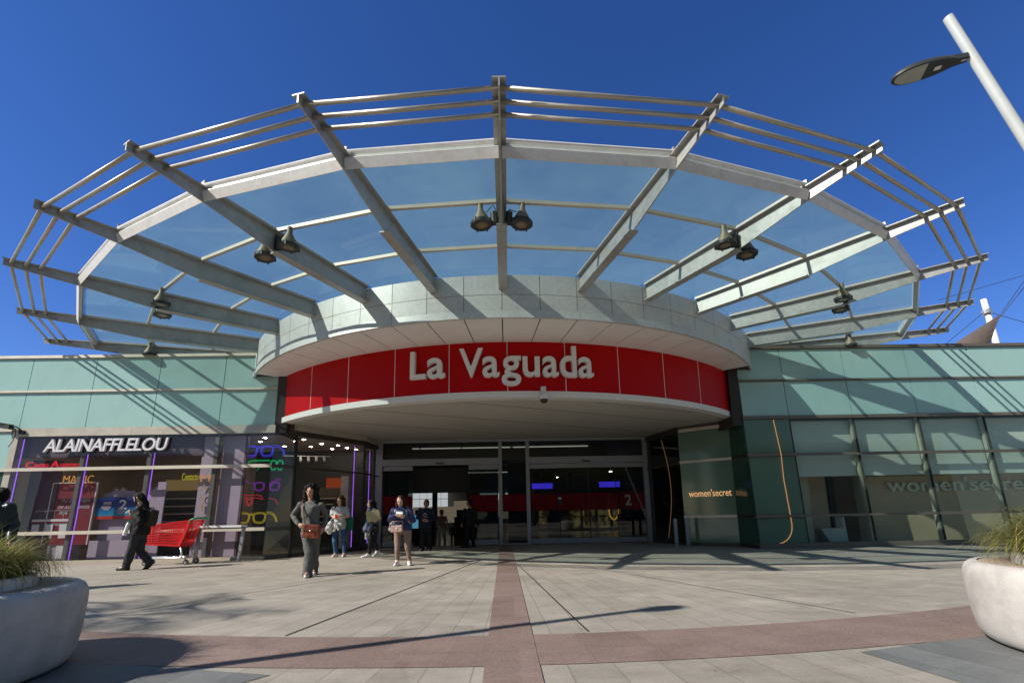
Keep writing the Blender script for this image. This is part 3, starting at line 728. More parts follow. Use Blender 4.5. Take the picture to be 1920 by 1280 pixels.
mb = MB(); mb.prism([(9.955, 13.6, .1), (9.955, 13.6, .8), (9.99, 13.6, .8), (10.05, 13.6, .1)], (0, .32, 0)); mb.build('back_panel', M['white'], pl)

# bollard-like steel posts by the doors
for i, (x, y, lb) in enumerate(((5.30, 14.45, 'left one of two slim steel posts beside the doors'), (5.62, 14.35, 'right one of two slim steel posts beside the doors'))):
    t = thing('barrier_post', (x, y, 0), lb, 'post', 'steel posts by the doors')
    mb = MB(); mb.box(x - .05, x + .05, y - .03, y + .03, .012, .84); mb.build('post', M['door_frame'], t)
    mb = MB(); mb.box(x - .08, x + .08, y - .06, y + .06, 0, .012); mb.build('base_plate', M['door_frame'], t)

# ---------------------------------------------------------------- the glazed entrance
DY = 16.8
DR = thing('entrance_doors', (.4, DY, 0), 'tall glazed entrance with sliding doors and a dark red band', 'door')
mb = MB()
for x, wd in ((-4.44, .12), (-.11, .13), (.89, .13), (5.20, .12)): mb.box(x - wd / 2, x + wd / 2, DY - .06, DY + .06, 0, 3.72)
mb.box(-4.6, 5.3, DY - .065, DY + .07, 3.72, 3.80); mb.build('frame', M['door_frame'], DR)
mb = MB(); mb.box(-.045, .825, DY - .05, DY + .05, .02, .07); mb.build('sill', M['door_frame'], DR)
for x0, x1 in ((-4.38, -.175), (.955, 5.14)):
    mb = MB(); mb.box(x0, x1, DY - .09, DY + .09, 2.885, 3.12); mb.box(x0 + (x1 - x0) * .46, x0 + (x1 - x0) * .53, DY - .12, DY - .091, 2.92, 2.97, 1); mb.build('header', [M['door_frame'], M['black']], DR)
    mb = MB(); mb.box(x0, x1, DY - .006, DY + .006, 3.12, 3.72); mb.build('transom_pane', M['dglass'], DR)
def leaf(x0, x1, y, fixed=False):
    mb = MB(); mb.box(x0 + .01, x1 - .01, y - .007, y + .007, .20, 2.71); o = mb.build('glass_leaf' if fixed else 'sliding_door', M['dglass'], DR)
    mb = MB(); mb.box(x0 + .006, x1 - .006, y - .025, y + .025, .03, .20); mb.box(x0 + .006, x1 - .006, y - .025, y + .025, 2.71, 2.87); mb.build('door_rail', M['door_frame'], o)
    mb = MB(); mb.box(x0 + .012, x1 - .012, y - .0095, y - .0075, 1.18, 1.79); mb.build('red_band', M['bglass'], o)
    mb = MB(); mb.box(x0 + .002, x0 + .014, y - .012, y + .012, .2, 2.71); mb.box(x1 - .014, x1 - .002, y - .012, y + .012, .2, 2.71); mb.build('edge_seal', M['black'], o)
    return o
d1 = leaf(-4.36, -3.28, DY + .03, True); leaf(-4.33, -3.30, DY - .04); leaf(-1.26, -.19, DY + .03, True); leaf(-1.24, -.21, DY - .04)
leaf(.96, 2.02, DY + .03, True); leaf(2.01, 3.09, DY - .04); leaf(3.09, 4.10, DY - .04); d2 = leaf(4.09, 5.13, DY + .03, True)
mb = MB(); mb.box(-.045, .825, DY - .007, DY + .007, .07, 3.72); o = mb.build('fixed_pane', M['dglass'], DR)
mb = MB(); mb.box(-.043, .823, DY - .0095, DY - .0075, 1.18, 1.79); mb.build('red_band', M['bglass'], o)
mnum = pm('grey numeral', (.42, .40, .38), .5)
for x, d in ((-3.98, d1), (4.40, d2)):
    t = text_mb('2', 1.0, .002, .012, res=4); pts = fit_text(t, x, x + .235, 1.32, 1.70); t.v = [Vector((px, DY + .0185 - dd, z)) for px, z, dd in pts]; t.build('numeral', mnum, d)
mb = MB(); mb.box(1.95, 2.10, DY - .055, DY - .052, 1.38, 1.68); mb.box(1.97, 2.08, DY - .058, DY - .0555, 1.58, 1.64, 1); mb.build('door_notice', [M['black'], M['trim']], DR)
# side panes between door frame and the shop fronts
mb = MB(); mb.box(-4.62, -4.5, DY - .05, DY + .05, 0, 3.72); mb.box(5.26, 5.42, DY - .05, DY + .05, 0, 3.72); mb.build('side_jamb', M['door_frame'], DR)

# ---------------------------------------------------------------- mall interior
MI = thing('mall_interior', (0, 28, 0), 'dim mall hall seen through the entrance glass', 'interior')
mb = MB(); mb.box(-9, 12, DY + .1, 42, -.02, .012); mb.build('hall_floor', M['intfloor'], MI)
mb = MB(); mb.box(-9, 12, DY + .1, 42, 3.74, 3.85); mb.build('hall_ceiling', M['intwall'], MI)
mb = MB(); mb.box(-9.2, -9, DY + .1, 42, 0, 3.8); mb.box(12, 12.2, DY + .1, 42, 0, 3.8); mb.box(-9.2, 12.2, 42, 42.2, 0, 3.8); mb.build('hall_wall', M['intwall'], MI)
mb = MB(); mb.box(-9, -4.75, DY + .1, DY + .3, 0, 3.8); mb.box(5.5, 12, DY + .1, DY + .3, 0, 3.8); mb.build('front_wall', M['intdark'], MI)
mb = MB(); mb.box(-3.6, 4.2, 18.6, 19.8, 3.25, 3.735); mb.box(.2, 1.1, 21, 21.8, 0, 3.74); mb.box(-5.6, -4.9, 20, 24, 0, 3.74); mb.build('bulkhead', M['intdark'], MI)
for x0, x1, y in ((-3.6, .3, 18.2), (.4, 3.4, 18.2), (1.6, 3.3, 20.4), (-2.2, .6, 23.5)):
    mb = MB(); mb.box(x0, x1, y, y + .06, 3.70 if y < 19 else 3.2, 3.735 if y < 19 else 3.235); mb.build('strip_light', M['strip'], MI)
for x, y in ((-5.5, 22), (-3.2, 26), (-1, 30), (2.5, 26), (5, 24), (7, 30), (4, 34), (-6, 32)):
    mb = MB(); mb.lathe([(0, 3.732), (.11, 3.732)], (x, y, 0), 14, cap=False); mb.build('downlight', M['dl'], MI)
mday = em('bright far window', (.80, .85, .88), .42)
mb = MB()
for k in range(6): mb.box(-8.6 + k * .62, -8.02 + k * .62, 40.9, 41, 1.75, 2.55); mb.box(-8.6 + k * .62, -8.02 + k * .62, 40.9, 41, 2.6, 3.1)
mb.build('far_window', mday, MI)
mb = MB()
for k in range(7): mb.box(-9 + k * 2.2, -8.7 + k * 2.2, 30, 30.3, 0, 3.74)
mb.box(-9, 1.0, 33, 33.3, 2.95, 3.74); mb.box(-5.5, .1, 25.6, 26.0, 3.05, 3.74); mb.build('hall_column', M['intdark'], MI)
for x0, y, w_ in ((-4.4, 22.5, 1.1), (-2.6, 24.5, .9), (-.9, 21.8, .7), (2.2, 23.5, 1.2), (6.0, 24, 1.4)):
    mb = MB(); mb.box(x0, x0 + w_, y, y + .6, .012, .95); mb.box(x0 - .04, x0 + w_ + .04, y - .04, y + .64, .95, 1.0); mb.box(x0 + .1, x0 + w_ - .1, y + .2, y + .25, 1.0, 1.38); mb.build('kiosk', M['bronze'], MI)
mb = MB(); mb.box(-2.0, -.55, 38.9, 39, 2.0, 2.9); mb.box(-.45, 1.2, 38.9, 39, 2.0, 2.9); mb.build('far_window', mday, MI)
mcre = em('lit cream board', (.50, .42, .30), .17)
mb = MB(); mb.box(-3.0, .3, 28, 28.1, .85, 1.95); mb.build('lit_board', mcre, MI)
mb = MB(); mb.box(-6.6, -3.6, 34, 34.1, .6, 1.75); mb.build('lit_board', mcre, MI)
# shop front at the back right; its goods glow by emission, without lamps
def goods():
    m, nt, out = _nt('glowing shelf goods'); geo = N(nt, 'ShaderNodeNewGeometry'); v = N(nt, 'ShaderNodeTexVoronoi', i_Scale=3.2, feature='F1'); v.inputs['Randomness'].default_value = .8
    nt.links.new(geo.outputs['Position'], v.inputs['Vector'])
    cr = N(nt, 'ShaderNodeValToRGB'); e = cr.color_ramp.elements; e[0].position = .0; e[0].color = (.42, .31, .12, 1); e[1].position = 1; e[1].color = (.02, .015, .01, 1)
    e2 = e.new(.35); e2.color = (.20, .17, .06, 1); e3 = e.new(.6); e3.color = (.10, .05, .03, 1)
    sp = N(nt, 'ShaderNodeSeparateColor'); nt.links.new(v.outputs['Color'], sp.inputs[0]); nt.links.new(sp.outputs[0], cr.inputs[0])
    em_ = N(nt, 'ShaderNodeEmission', i_Strength=.28); nt.links.new(cr.outputs[0], em_.inputs[0]); nt.links.new(em_.outputs[0], out.inputs[0]); return m
gm = goods()
SF = thing('lit_shop_front', (6, 30, 0), 'warm glowing shop shelves far inside behind the closed doors', 'shop front')
mb = MB(); 
for k in range(9): mb.box(2.2 + k * .95, 2.2 + k * .95 + .8, 30, 30.1, .15, 1.55); 
mb.build('shelf_goods', gm, SF)
mb = MB()
for z in (.1, .85, 1.6): mb.box(2.0, 10.9, 29.7, 30.0, z, z + .05)
for k in range(10): mb.box(2.1 + k * .95, 2.18 + k * .95, 29.75, 29.99, 0, 1.8)
mb.build('shelf_frame', M['bronze'], SF)
mb = MB(); mb.tube([(6.95 + .28 * math.cos(R(a)), 29.5, 1.15 + .5 * math.sin(R(a))) for a in range(0, 360, 20)], .05, 6, closed=True); mb.build('neon_ring', em('amber ring', (1, .5, .1), .5), SF)
for x, z, lb in ((1.72, 2.29, 'left one of two blue lit screens inside the mall'), (4.72, 2.31, 'right one of two blue lit screens inside the mall')):
    t = thing('info_screen', (x, 20.5, z), lb, 'screen', 'blue screens inside')
    mb = MB(); mb.box(x - .46, x + .46, 20.5, 20.52, z - .12, z + .12); mb.build('display', M['screen'], t)
    mb = MB(); mb.box(x - .5, x + .5, 20.522, 20.6, z - .15, z + .15); mb.tube([(x, 20.56, z + .15), (x, 20.56, 3.74)], .02, 6); mb.build('casing', M['black'], t)
t = thing('hanging_panel', (-2.3, 17.6, 1.9), 'large black panel hanging in the open doorway', 'panel')
mb = MB(); mb.box(-3.42, -1.33, 17.5, 17.6, 1.93, 2.87); mb.build('board', M['intdark'], t)
mb = MB(); mb.box(-3.2, -3.16, 17.54, 17.57, 2.87, 3.74); mb.box(-1.6, -1.56, 17.54, 17.57, 2.87, 3.74); mb.build('hanger', M['black'], t)
t = thing('blue_poster_stand', (-3.45, 18.2, 0), 'small pale blue poster stand just inside the open doors', 'poster stand')
mb = MB(); mb.box(-3.62, -3.32, 18.2, 18.23, .62, 1.12); mb.build('poster', em('lit pale blue poster', (.12, .42, .62), .4), t)
mb = MB(); mb.box(-3.50, -3.44, 18.21, 18.25, .02, .62); mb.box(-3.6, -3.34, 18.1, 18.36, .012, .03); mb.build('stand', M['black'], t)

# ---------------------------------------------------------------- purple shop behind the left window
LS = thing('shop_interior', (-10, 15, 0), 'purple and dark optician shop space behind the left windows', 'shop')
mb = MB(); mb.box(-13.9, -6.3, 17.0, 17.1, 0, 3.5); mb.box(-13.95, -13.8, 13.35, 17, 0, 3.5); mb.prism([(-6.3, 17.0, 0), (-4.8, 17.0, 0), (-4.8, 17.1, 0), (-6.3, 17.1, 0)], (0, 0, 3.5)); mb.build('back_wall', pm('shop back wall', (.42, .33, .26), .6, 0, .2, 1.2), LS)
mb = MB(); mb.prism([(-13.9, 13.25, 0), (-6.55, 13.25, 0), (-6.15, 13.6, 0), (-4.85, 15.6, 0), (-4.75, 17, 0), (-13.9, 17, 0)], (0, 0, .02)); mb.build('shop_floor', M['intfloor'], LS)
mb = MB(); mb.prism([(-13.9, 13.38, 3.5), (-6.6, 13.38, 3.5), (-6.15, 13.6, 3.5), (-4.85, 15.6, 3.5), (-4.75, 17, 3.5), (-13.9, 17, 3.5)], (0, 0, .04)); mb.build('shop_ceiling', pm('shop ceiling', (.55, .46, .40), .7), LS)
mb = MB(); wbox(mb, -13.66, -8.6, 2.92, 3.49, .18, .24); mb.build('header_panel', M['plum'], LS)
mb = MB(); wbox(mb, -13.6, -12.75, .1, 2.9, .45, .5); mb.build('side_panel', M['plum'], LS)
mb = MB(); wbox(mb, -8.62, -8.22, .1, 3.48, .20, .28); wbox(mb, -8.04, -7.42, .1, 3.48, .20, .28); mb.build('lilac_panel', M['lilac'], LS)
mb = MB(); wbox(mb, -7.42, -7.36, .1, 3.48, .2, .28); wbox(mb, -8.22, -8.19, .1, 3.48, .2, .28); mb.build('panel_edge', M['plum'], LS)
# cut-out boards in the window: a jagged skyline
mb = MB()
sk = [(-11.55, .1), (-10.05, .1), (-10.05, 2.02), (-10.1, 2.12), (-10.13, 2.05), (-10.22, 2.0), (-10.3, 2.22), (-10.38, 2.0), (-10.5, 1.98), (-10.5, 1.82), (-10.7, 1.82), (-10.7, 2.0), (-10.95, 2.0), (-11.05, 2.1), (-11.15, 2.0), (-11.25, 2.08), (-11.35, 1.95), (-11.55, 1.92)]
mb.prism([wp(x, z, .62) for x, z in sk], (0, .02, 0)); mb.build('cutout_board', M['lilac'], LS)
mb = MB(); wbox(mb, -11.55, -10.05, .08, .6, .40, .43); mb.build('lower_board', M['lilac'], LS)
mb = MB(); wbox(mb, -9.85, -9.62, .1, 2.2, .35, .38); mb.build('side_board', M['lilac'], LS)
for x, y in ((-12.9, 14.2), (-11.6, 14.6), (-10.8, 14.0), (-10.1, 14.9), (-9.6, 14.1), (-9.0, 14.6), (-8.5, 15.2), (-7.7, 14.6), (-7.2, 13.9), (-6.6, 14.6), (-6.2, 14.3), (-6.0, 15.2), (-5.6, 15.6), (-5.5, 16.2), (-6.6, 15.8), (-7.4, 15.6), (-5.3, 16.6), (-6.1, 16.4)):
    mb = MB(); mb.lathe([(0, 3.494), (.05, 3.494)], (x, y, 0), 14, cap=False); mb.build('downlight', M['dl'], LS)
mb = MB(); mb.tube([(-7.0, 14.7, 3.05), (-5.5, 14.7, 3.0)], .015, 6)
for k in range(4):
    x = -6.45 + .25 * k; mb.tube([(x, 14.7, 3.0), (x + .05, 14.62, 2.85)], .04, 8)
mb.build('track_light', M['white'], LS)

def shelf(x0, x1, y, z0, z1, rows, label, warm):
    t = thing('glasses_shelf', ((x0 + x1) / 2, y, 0), label, 'display shelf', 'spectacle display shelves')
    mb = MB(); mb.box(x0, x1, y + .25, y + .28, 0, z1 + .35); mb.box(x0 - .03, x0, y, y + .28, 0, z1 + .2); mb.box(x1, x1 + .03, y, y + .28, 0, z1 + .2); mb.build('back_panel', pm('shelf back', (.10, .075, .05), .6, 0, .3, 6), t)
    for i in range(rows):
        z = z0 + (z1 - z0) * i / (rows - 1)
        mb = MB(); mb.box(x0, x1, y, y + .25, z - .035, z); o = mb.build('board', pm('shelf board', (.52, .43, .30), .5) if i == 0 else bpy.data.materials['shelf board'], t)
        mb = MB(); k = int((x1 - x0) / .17)
        for j in range(k):
            x = x0 + .1 + j * .17 + random.uniform(-.012, .012); zz = z + .045
            for s in (-.038, .038): mb.tube([(x + s + .034 * math.cos(R(a)), y + .06, zz + .026 * math.sin(R(a))) for a in range(0, 360, 45)], .008, 5, closed=True)
            mb.tube([(x - .07, y + .06, zz), (x - .075, y + .18, zz)], .006, 4); mb.tube([(x + .07, y + .06, zz), (x + .075, y + .18, zz)], .006, 4)
        mb.build('spectacles', M['black'], o)
    return t
shelf(-10.25, -9.05, 14.1, .85, 1.75, 5, 'shelf of spectacles behind the red shopping cart', 0)
shelf(-6.6, -5.5, 15.9, .75, 1.75, 6, 'shelf of spectacles behind the woman in grey', 1)
mw = em('warm case light', (1.0, .75, .4), .25)
mb = MB(); mb.box(-10.2, -9.1, 14.15, 14.2, 1.98, 2.3); mb.build('lit_case', em('warm lit case', (.30, .20, .08), .35), LS)
mb = MB(); mb.box(-5.45, -5.2, 15.6, 16.1, .02, 2.45); mb.build('pillar', M['alupale'], LS)
mb = MB(); mb.box(-6.5, -5.9, 15.4, 15.5, .02, .9); mb.build('low_panel', M['black'], LS)
mb = MB(); mb.box(-6.4, -5.8, 16.8, 16.9, 1.9, 2.5); mb.build('orange_picture', em('lit orange picture', (.45, .07, .02), .35), LS)

# neon tubes along the mullions
def neon_tube(a, b, lb):
    o = MB().tube([a, b], .012, 8).build('neon_tube', M['n_purple'], smooth=True); tag(o, lb, 'neon tube', 'purple neon tubes')
neon_tube(wp(-13.58, .2, .06), wp(-13.58, 3.45, .06), 'purple neon tube at the far left edge of the shop window')
neon_tube(wp(-11.72, .1, .06), wp(-11.72, 2.98, .06), 'purple neon tube crossing in front of the maroon poster')
neon_tube(wp(-9.86, .1, .06), wp(-9.86, 2.98, .06), 'purple neon tube behind the woman looking at her phone')
def lerp2(a, b, t): return (a[0] + (b[0] - a[0]) * t, a[1] + (b[1] - a[1]) * t)
p = lerp2(LB, LC, .86); neon_tube((p[0] - .07, p[1] + .06, .14), (p[0] - .07, p[1] + .06, 3.42), 'purple neon tube beside the woman in jeans')
p = lerp2(LC, LD, .55); neon_tube((p[0] - .08, p[1], .2), (p[0] - .08, p[1], 3.35), 'purple neon tube nearest the entrance doors')

# neon spectacles in the corner window
def lens_pts(cx, cz, w_, h_, flip=1):
    pts = []
    for k in range(22):
        a = 2 * math.pi * k / 22; c, s_ = math.cos(a), math.sin(a)
        x = abs(c) ** .62 * (1 if c > 0 else -1); z = abs(s_) ** .62 * (1 if s_ > 0 else -1)
        sh = 1 - .16 * (1 - z) / 2 * 1.0
        pts.append((cx + x * w_ / 2 * sh, cz + z * h_ / 2))
    return pts
def neon_specs(kind, x0, x1, z0, z1, mat, lb):
    t = thing('neon_spectacles', ((x0 + x1) / 2, 13.6, z0), lb, 'neon sign', 'neon spectacles in the corner window')
    W_, H = x1 - x0, z1 - z0; Y_ = 13.52
    def P3(q): return Vector((x0 + q[0] * W_, Y_ + .06 * q[0], z0 + q[1] * H))
    def draw(name, pts, closed=False): MB().tube([P3(q) for q in pts], .006, 6, closed=closed).build(name, M[mat], t, smooth=True)
    if kind == 'front':
        for k, cx in (('l', .17), ('r', .56)):
            draw('lens_outline', lens_pts(cx, .45, .33, .9), True); draw('lens_outline', lens_pts(cx, .46, .27, .70), True)
        draw('bridge', [(.32, .62), (.365, .74), (.41, .62)]); draw('bridge', [(.325, .75), (.365, .85), (.405, .75)])
        draw('temple', [(.71, .92), (.80, .95), (.90, .80), (.97, .45), (1.0, .08), (.975, .08), (.95, .4), (.88, .68), (.80, .80), (.72, .75)])
    elif kind == 'side':
        draw('temple', [(.0, .35), (.02, .55), (.12, .85), (.2, .95), (.66, .95), (.66, .86), (.22, .84), (.14, .74), (.04, .42), (.0, .35)])
        for cx in (.76, .93): draw('lens_outline', [(cx + x * .8, z) for x, z in lens_pts(0, .5, .20, .86)], True); draw('lens_outline', [(cx + x * .62, z) for x, z in lens_pts(0, .5, .20, .66)], True)
        draw('temple', [(.34, .06), (.42, .35), (.5, .5), (.62, .56)])
    elif kind == 'purple':
        draw('temple', [(.0, .2), (.04, .62), (.16, .88), (.2, .72), (.1, .6), (.03, .18)]); draw('bridge', [(.2, .72), (.38, .55)])
        for cx in (.48, .86): draw('lens_outline', lens_pts(cx, .36, .28, .7), True); draw('lens_outline', lens_pts(cx, .36, .22, .54), True)
        draw('temple', [(.76, .35), (.80, .7), (.88, .95), (1.0, .95), (1.0, .82), (.9, .82), (.84, .62), (.8, .34)])
    else:
        draw('temple', [(.04, .9), (.04, .74), (.46, .70), (.56, .56), (.6, .6), (.52, .86), (.44, .92)], True)
        draw('lens_outline', [(.18, .62), (.19, .3), (.26, .08), (.33, .3), (.34, .62)], True); draw('lens_outline', [(.215, .58), (.22, .32), (.26, .16), (.30, .32), (.305, .58)], True)
        draw('temple', [(.74, .66), (.9, .55), (.97, .2)])
neon_specs('front', -7.58, -6.42, 2.88, 3.24, 'n_blue', 'blue neon spectacles, topmost in the corner window')
neon_specs('side', -7.56, -6.46, 2.45, 2.80, 'n_green', 'green neon spectacles seen from the side, under the blue pair')
neon_specs('purple', -7.62, -6.50, 1.88, 2.24, 'n_violet', 'violet neon spectacles with curled temples in the corner window')
neon_specs('red', -7.62, -6.50, 1.42, 1.80, 'n_red', 'red neon spectacles seen from the side in the corner window')
neon_specs('front', -7.66, -6.52, .96, 1.30, 'n_yellow', 'yellow neon spectacles, lowest in the corner window')

# shop lettering and neon words
SG = thing('shop_sign', (-11.2, 13.0, 3.0), 'white slanted capital lettering along the top of the purple shop front', 'sign')
t = text_mb('ALAINAFFLELOU', 1.0, .03, .010, .14, .92, res=3); pts = fit_text(t, -12.86, -9.44, 3.03, 3.40)
t.v = [wp(x, z, -.06 - d) for x, z, d in pts]; t.build('lettering', pm('sign face white', (.70, .69, .74), .45), SG)
t = text_mb('ALAINAFFLELOU', 1.0, .02, .024, .14, .92, res=3); pts = fit_text(t, -12.88, -9.42, 3.01, 3.42); t.v = [wp(x, z, -.008 - d) for x, z, d in pts]; t.build('lettering_back', M['black'], SG)
def neon_text(s, x0, x1, z0, z1, d, mat, lb, bold=-.012, name='neon_word'):
    t = text_mb(s, 1.0, .006, bold, res=2); pts = fit_text(t, x0, x1, z0, z1); t.v = [wp(x, z, d - dd) for x, z, dd in pts]
    tag(t.build(name, M[mat]), lb, 'neon sign')
def words_neon(): 
    t = thing('neon_word', (-12.7, 13.1, 2.62), 'red neon small-capital words at the left of the shop window', 'neon sign')
    for s, x0, x1, z0, z1 in (('C', -13.44, -13.22, 2.625, 2.80), ('ENTRO', -13.19, -12.80, 2.63, 2.735), ('A', -12.74, -12.50, 2.625, 2.82), ('UDITIVO', -12.47, -11.95, 2.63, 2.735)):
        q = text_mb(s, 1.0, .006, .012, res=2); pts = fit_text(q, x0, x1, z0, z1); q.v = [wp(x, z, .10 - dd) for x, z, dd in pts]; q.build('letters', M['n_red'], t)
words_neon()
neon_text('MAGIC', -12.50, -11.66, 2.20, 2.42, .30, 'n_gold', 'gold neon capitals above the maroon poster')
neon_text('Contacto', -9.12, -8.66, 2.22, 2.42, .22, 'n_lime', 'yellow neon word beside the lilac pillar')
t = thing('neon_word', (-8.4, 13.2, 1.3), 'gold vertical neon capitals running down the lilac pillar', 'neon sign')
for k, ch in enumerate('MAGIC'):
    q = text_mb(ch, 1.0, .006, -.012, res=2); z1 = 2.36 - k * .27; wd = .26 if k == 0 else (.05 if ch == 'I' else .15)
    pts = fit_text(q, -8.42 - wd / 2, -8.42 + wd / 2, z1 - .2, z1); q.v = [wp(x, z, .15 - dd) for x, z, dd in pts]; q.build('letter', M['n_gold'] if k == 0 else pm('unlit gold neon', (.55, .38, .2), .4) if k == 1 else bpy.data.materials['unlit gold neon'], t)

# posters
PO = thing('poster', (-12.1, 13.4, .8), 'maroon poster in a pale frame about a second pair for 1 euro', 'poster')
mb = MB(); wbox(mb, -12.88, -11.66, .5, 2.22, .46, .48); mb.build('sheet', pm('maroon poster', (.20, .012, .022), .4, 0, .05, 1), PO)
mb = MB()
for x0, x1, z0, z1 in ((-12.90, -11.64, 2.22, 2.245), (-12.90, -12.875, .5, 2.22), (-11.665, -11.64, .5, 2.22)): wbox(mb, x0, x1, z0, z1, .44, .485)
mb.build('frame', M['letter'], PO)
mpt = pm('poster print', (.55, .48, .50), .6)
for s, x0, x1, z0, z1 in (('Rend', -12.42, -12.08, 1.92, 2.06), ('TU 2ª PAREJA', -12.58, -11.78, 1.66, 1.77), ('DE AUDÍFONOS', -12.64, -11.76, 1.50, 1.61), ('POR 1€', -12.58, -12.16, 1.33, 1.44)):
    if s == 'Rend': continue
    q = text_mb(s, 1.0, .001, .02, .15, res=2); pts = fit_text(q, x0, x1, z0, z1); q.v = [wp(x, z, .455 - dd) for x, z, dd in pts]; q.build('print', mpt, PO)
PB = thing('poster', (-10.9, 13.4, 1.2), 'blue poster with a large pale 2 and a red strip below', 'poster')
m, nt_, out_ = _nt('blue poster'); geo = N(nt_, 'ShaderNodeNewGeometry'); sx = N(nt_, 'ShaderNodeSeparateXYZ'); nt_.links.new(geo.outputs['Position'], sx.inputs[0])
mr = N(nt_, 'ShaderNodeMapRange'); mr.inputs[1].default_value = 1.25; mr.inputs[2].default_value = 1.75; nt_.links.new(sx.outputs[2], mr.inputs[0])
cr = N(nt_, 'ShaderNodeValToRGB'); cr.color_ramp.elements[0].color = (.02, .30, .50, 1); cr.color_ramp.elements[1].color = (.008, .03, .22, 1); cr.color_ramp.elements[1].position = .6
nt_.links.new(mr.outputs[0], cr.inputs[0]); p_ = N(nt_, 'ShaderNodeBsdfPrincipled'); nt_.links.new(cr.outputs[0], p_.inputs[0]); p_.inputs['Roughness'].default_value = .3; nt_.links.new(p_.outputs[0], out_.inputs[0])
mb = MB(); wbox(mb, -11.62, -10.5, 1.28, 1.79, .50, .52); mb.build('sheet', m, PB)
mb = MB(); wbox(mb, -11.62, -10.5, 1.19, 1.278, .50, .52); mb.build('red_strip', pm('poster red', (.5, .03, .02), .4), PB)
q = text_mb('2', 1.0, .001, .02, 0, res=4); pts = fit_text(q, -10.98, -10.76, 1.46, 1.73); q.v = [wp(x, z, .495 - dd) for x, z, dd in pts]; q.build('numeral', M['letter'], PB)
mb = MB()
for x0, x1, z0, z1 in ((-11.42, -11.2, 1.60, 1.68), (-11.46, -11.2, 1.50, 1.57), (-11.40, -11.24, 1.45, 1.475), (-11.0, -10.78, 1.40, 1.43), (-10.98, -10.8, 1.34, 1.37)): wbox(mb, x0, x1, z0, z1, .494, .498)
mb.build('print_block', mpt, PB)
DC = thing('display_counter', (-12.7, 13.5, 0), 'white striped display counter with a glass case on top', 'counter')
mb = MB(); mb.box(-13.25, -12.15, 13.42, 13.75, .02, 1.12); mb.build('cabinet', M['lilac'], DC)
mb = MB()
for k in range(3): mb.box(-13.25 + k * .38, -13.05 + k * .38, 13.40, 13.418, .1, 1.05)
mb.build('white_stripe', M['white'], DC)
mb = MB(); mb.box(-13.27, -12.13, 13.40, 13.77, 1.125, 1.19); mb.build('counter_top', M['white'], DC); mb = MB(); mb.box(-13.27, -12.13, 13.395, 13.40, 1.10, 1.12); mb.build('red_line', M['red'], DC)
mb = MB(); mb.box(-13.22, -12.18, 13.44, 13.45, 1.19, 1.42); mb.build('glass_case', M['sglass'], DC)
mb = MB()
for k in range(5): mb.box(-13.22 + k * .258, -13.21 + k * .258, 13.43, 13.44, 1.19, 1.43)
mb.box(-13.22, -12.18, 13.43, 13.44, 1.42, 1.432); mb.build('case_frame', M['steel'], DC)
# ---------------------------------------------------------------- small fixtures
t = thing('security_camera', (.98, 10.62, 3.55), 'pale dome security camera hanging under the red fascia', 'security camera')
cx, cy = .98, 10.50
mb = MB(); mb.box(cx - .06, cx + .06, cy, cy + .12, 3.88, 4.02); mb.box(cx - .05, cx - .015, cy - .06, cy, 3.80, 3.99); mb.box(cx - .05, cx + .05, cy - .08, cy + .02, 3.97, 4.0); mb.build('bracket', M['trim'], t)
mb = MB(); mb.lathe([(.0, 3.86), (.05, 3.855), (.088, 3.80), (.10, 3.74), (.10, 3.70)], (cx, cy - .03, 0), 20, cap=False); mb.build('housing', M['trim'], t, smooth=True)
mb = MB(); mb.lathe([(.092, 3.70), (.085, 3.66), (.06, 3.62), (0, 3.605)], (cx, cy - .03, 0), 20, cap=False); mb.build('dome', M['black'], t, smooth=True)
t = thing('floodlight', (-13.85, 12.95, 3.7), 'small dark floodlight with loose cables above the shop front corner', 'floodlight')
q = wp(-13.9, 3.76, -.2)
mb = MB(); mb.hexa([q + Vector(v) for v in ((-.16, -.10, -.04), (.14, -.06, -.09), (.14, .10, -.09), (-.16, .08, -.04), (-.10, -.08, .10), (.12, -.04, .06), (.12, .1, .06), (-.10, .08, .10))]); mb.build('head', M['black'], t)
mb = MB(); mb.tube([q + Vector(v) for v in ((.12, 0, 0), (.22, .05, .0), (.30, .12, -.08), (.36, .19, -.16))], .02, 6); mb.box(q.x + .26, q.x + .40, q.y + .1, q.y + .2, q.z - .2, q.z - .1); mb.build('bracket', M['black'], t)
mb = MB(); mb.tube([q + Vector(v) for v in ((.2, .05, -.05), (.28, .02, -.22), (.22, .03, -.42), (.10, .05, -.58))], .009, 5); mb.tube([q + Vector(v) for v in ((.24, .05, -.05), (.16, .03, -.2), (.2, .03, -.35))], .008, 5); mb.build('cable', M['black'], t)

# high white-topped table against the left wall
t = thing('counter_table', (-7.5, 12.6, 0), 'narrow white-topped table with grey legs against the shop corner', 'table')
mb = MB(); mb.box(-7.98, -6.86, 12.36, 12.66, .88, .93); mb.build('tabletop', M['white'], t)
for x in (-8.08, -6.94):
    mb = MB(); mb.bar((x, 12.51, 0), (x + .08, 12.51, .88), .08, .05, up=(0, 1, 0)); mb.build('leg', M['door_frame'], t)
mb = MB(); mb.box(-7.98, -6.86, 12.40, 12.62, .84, .878); mb.build('apron', M['door_frame'], t)

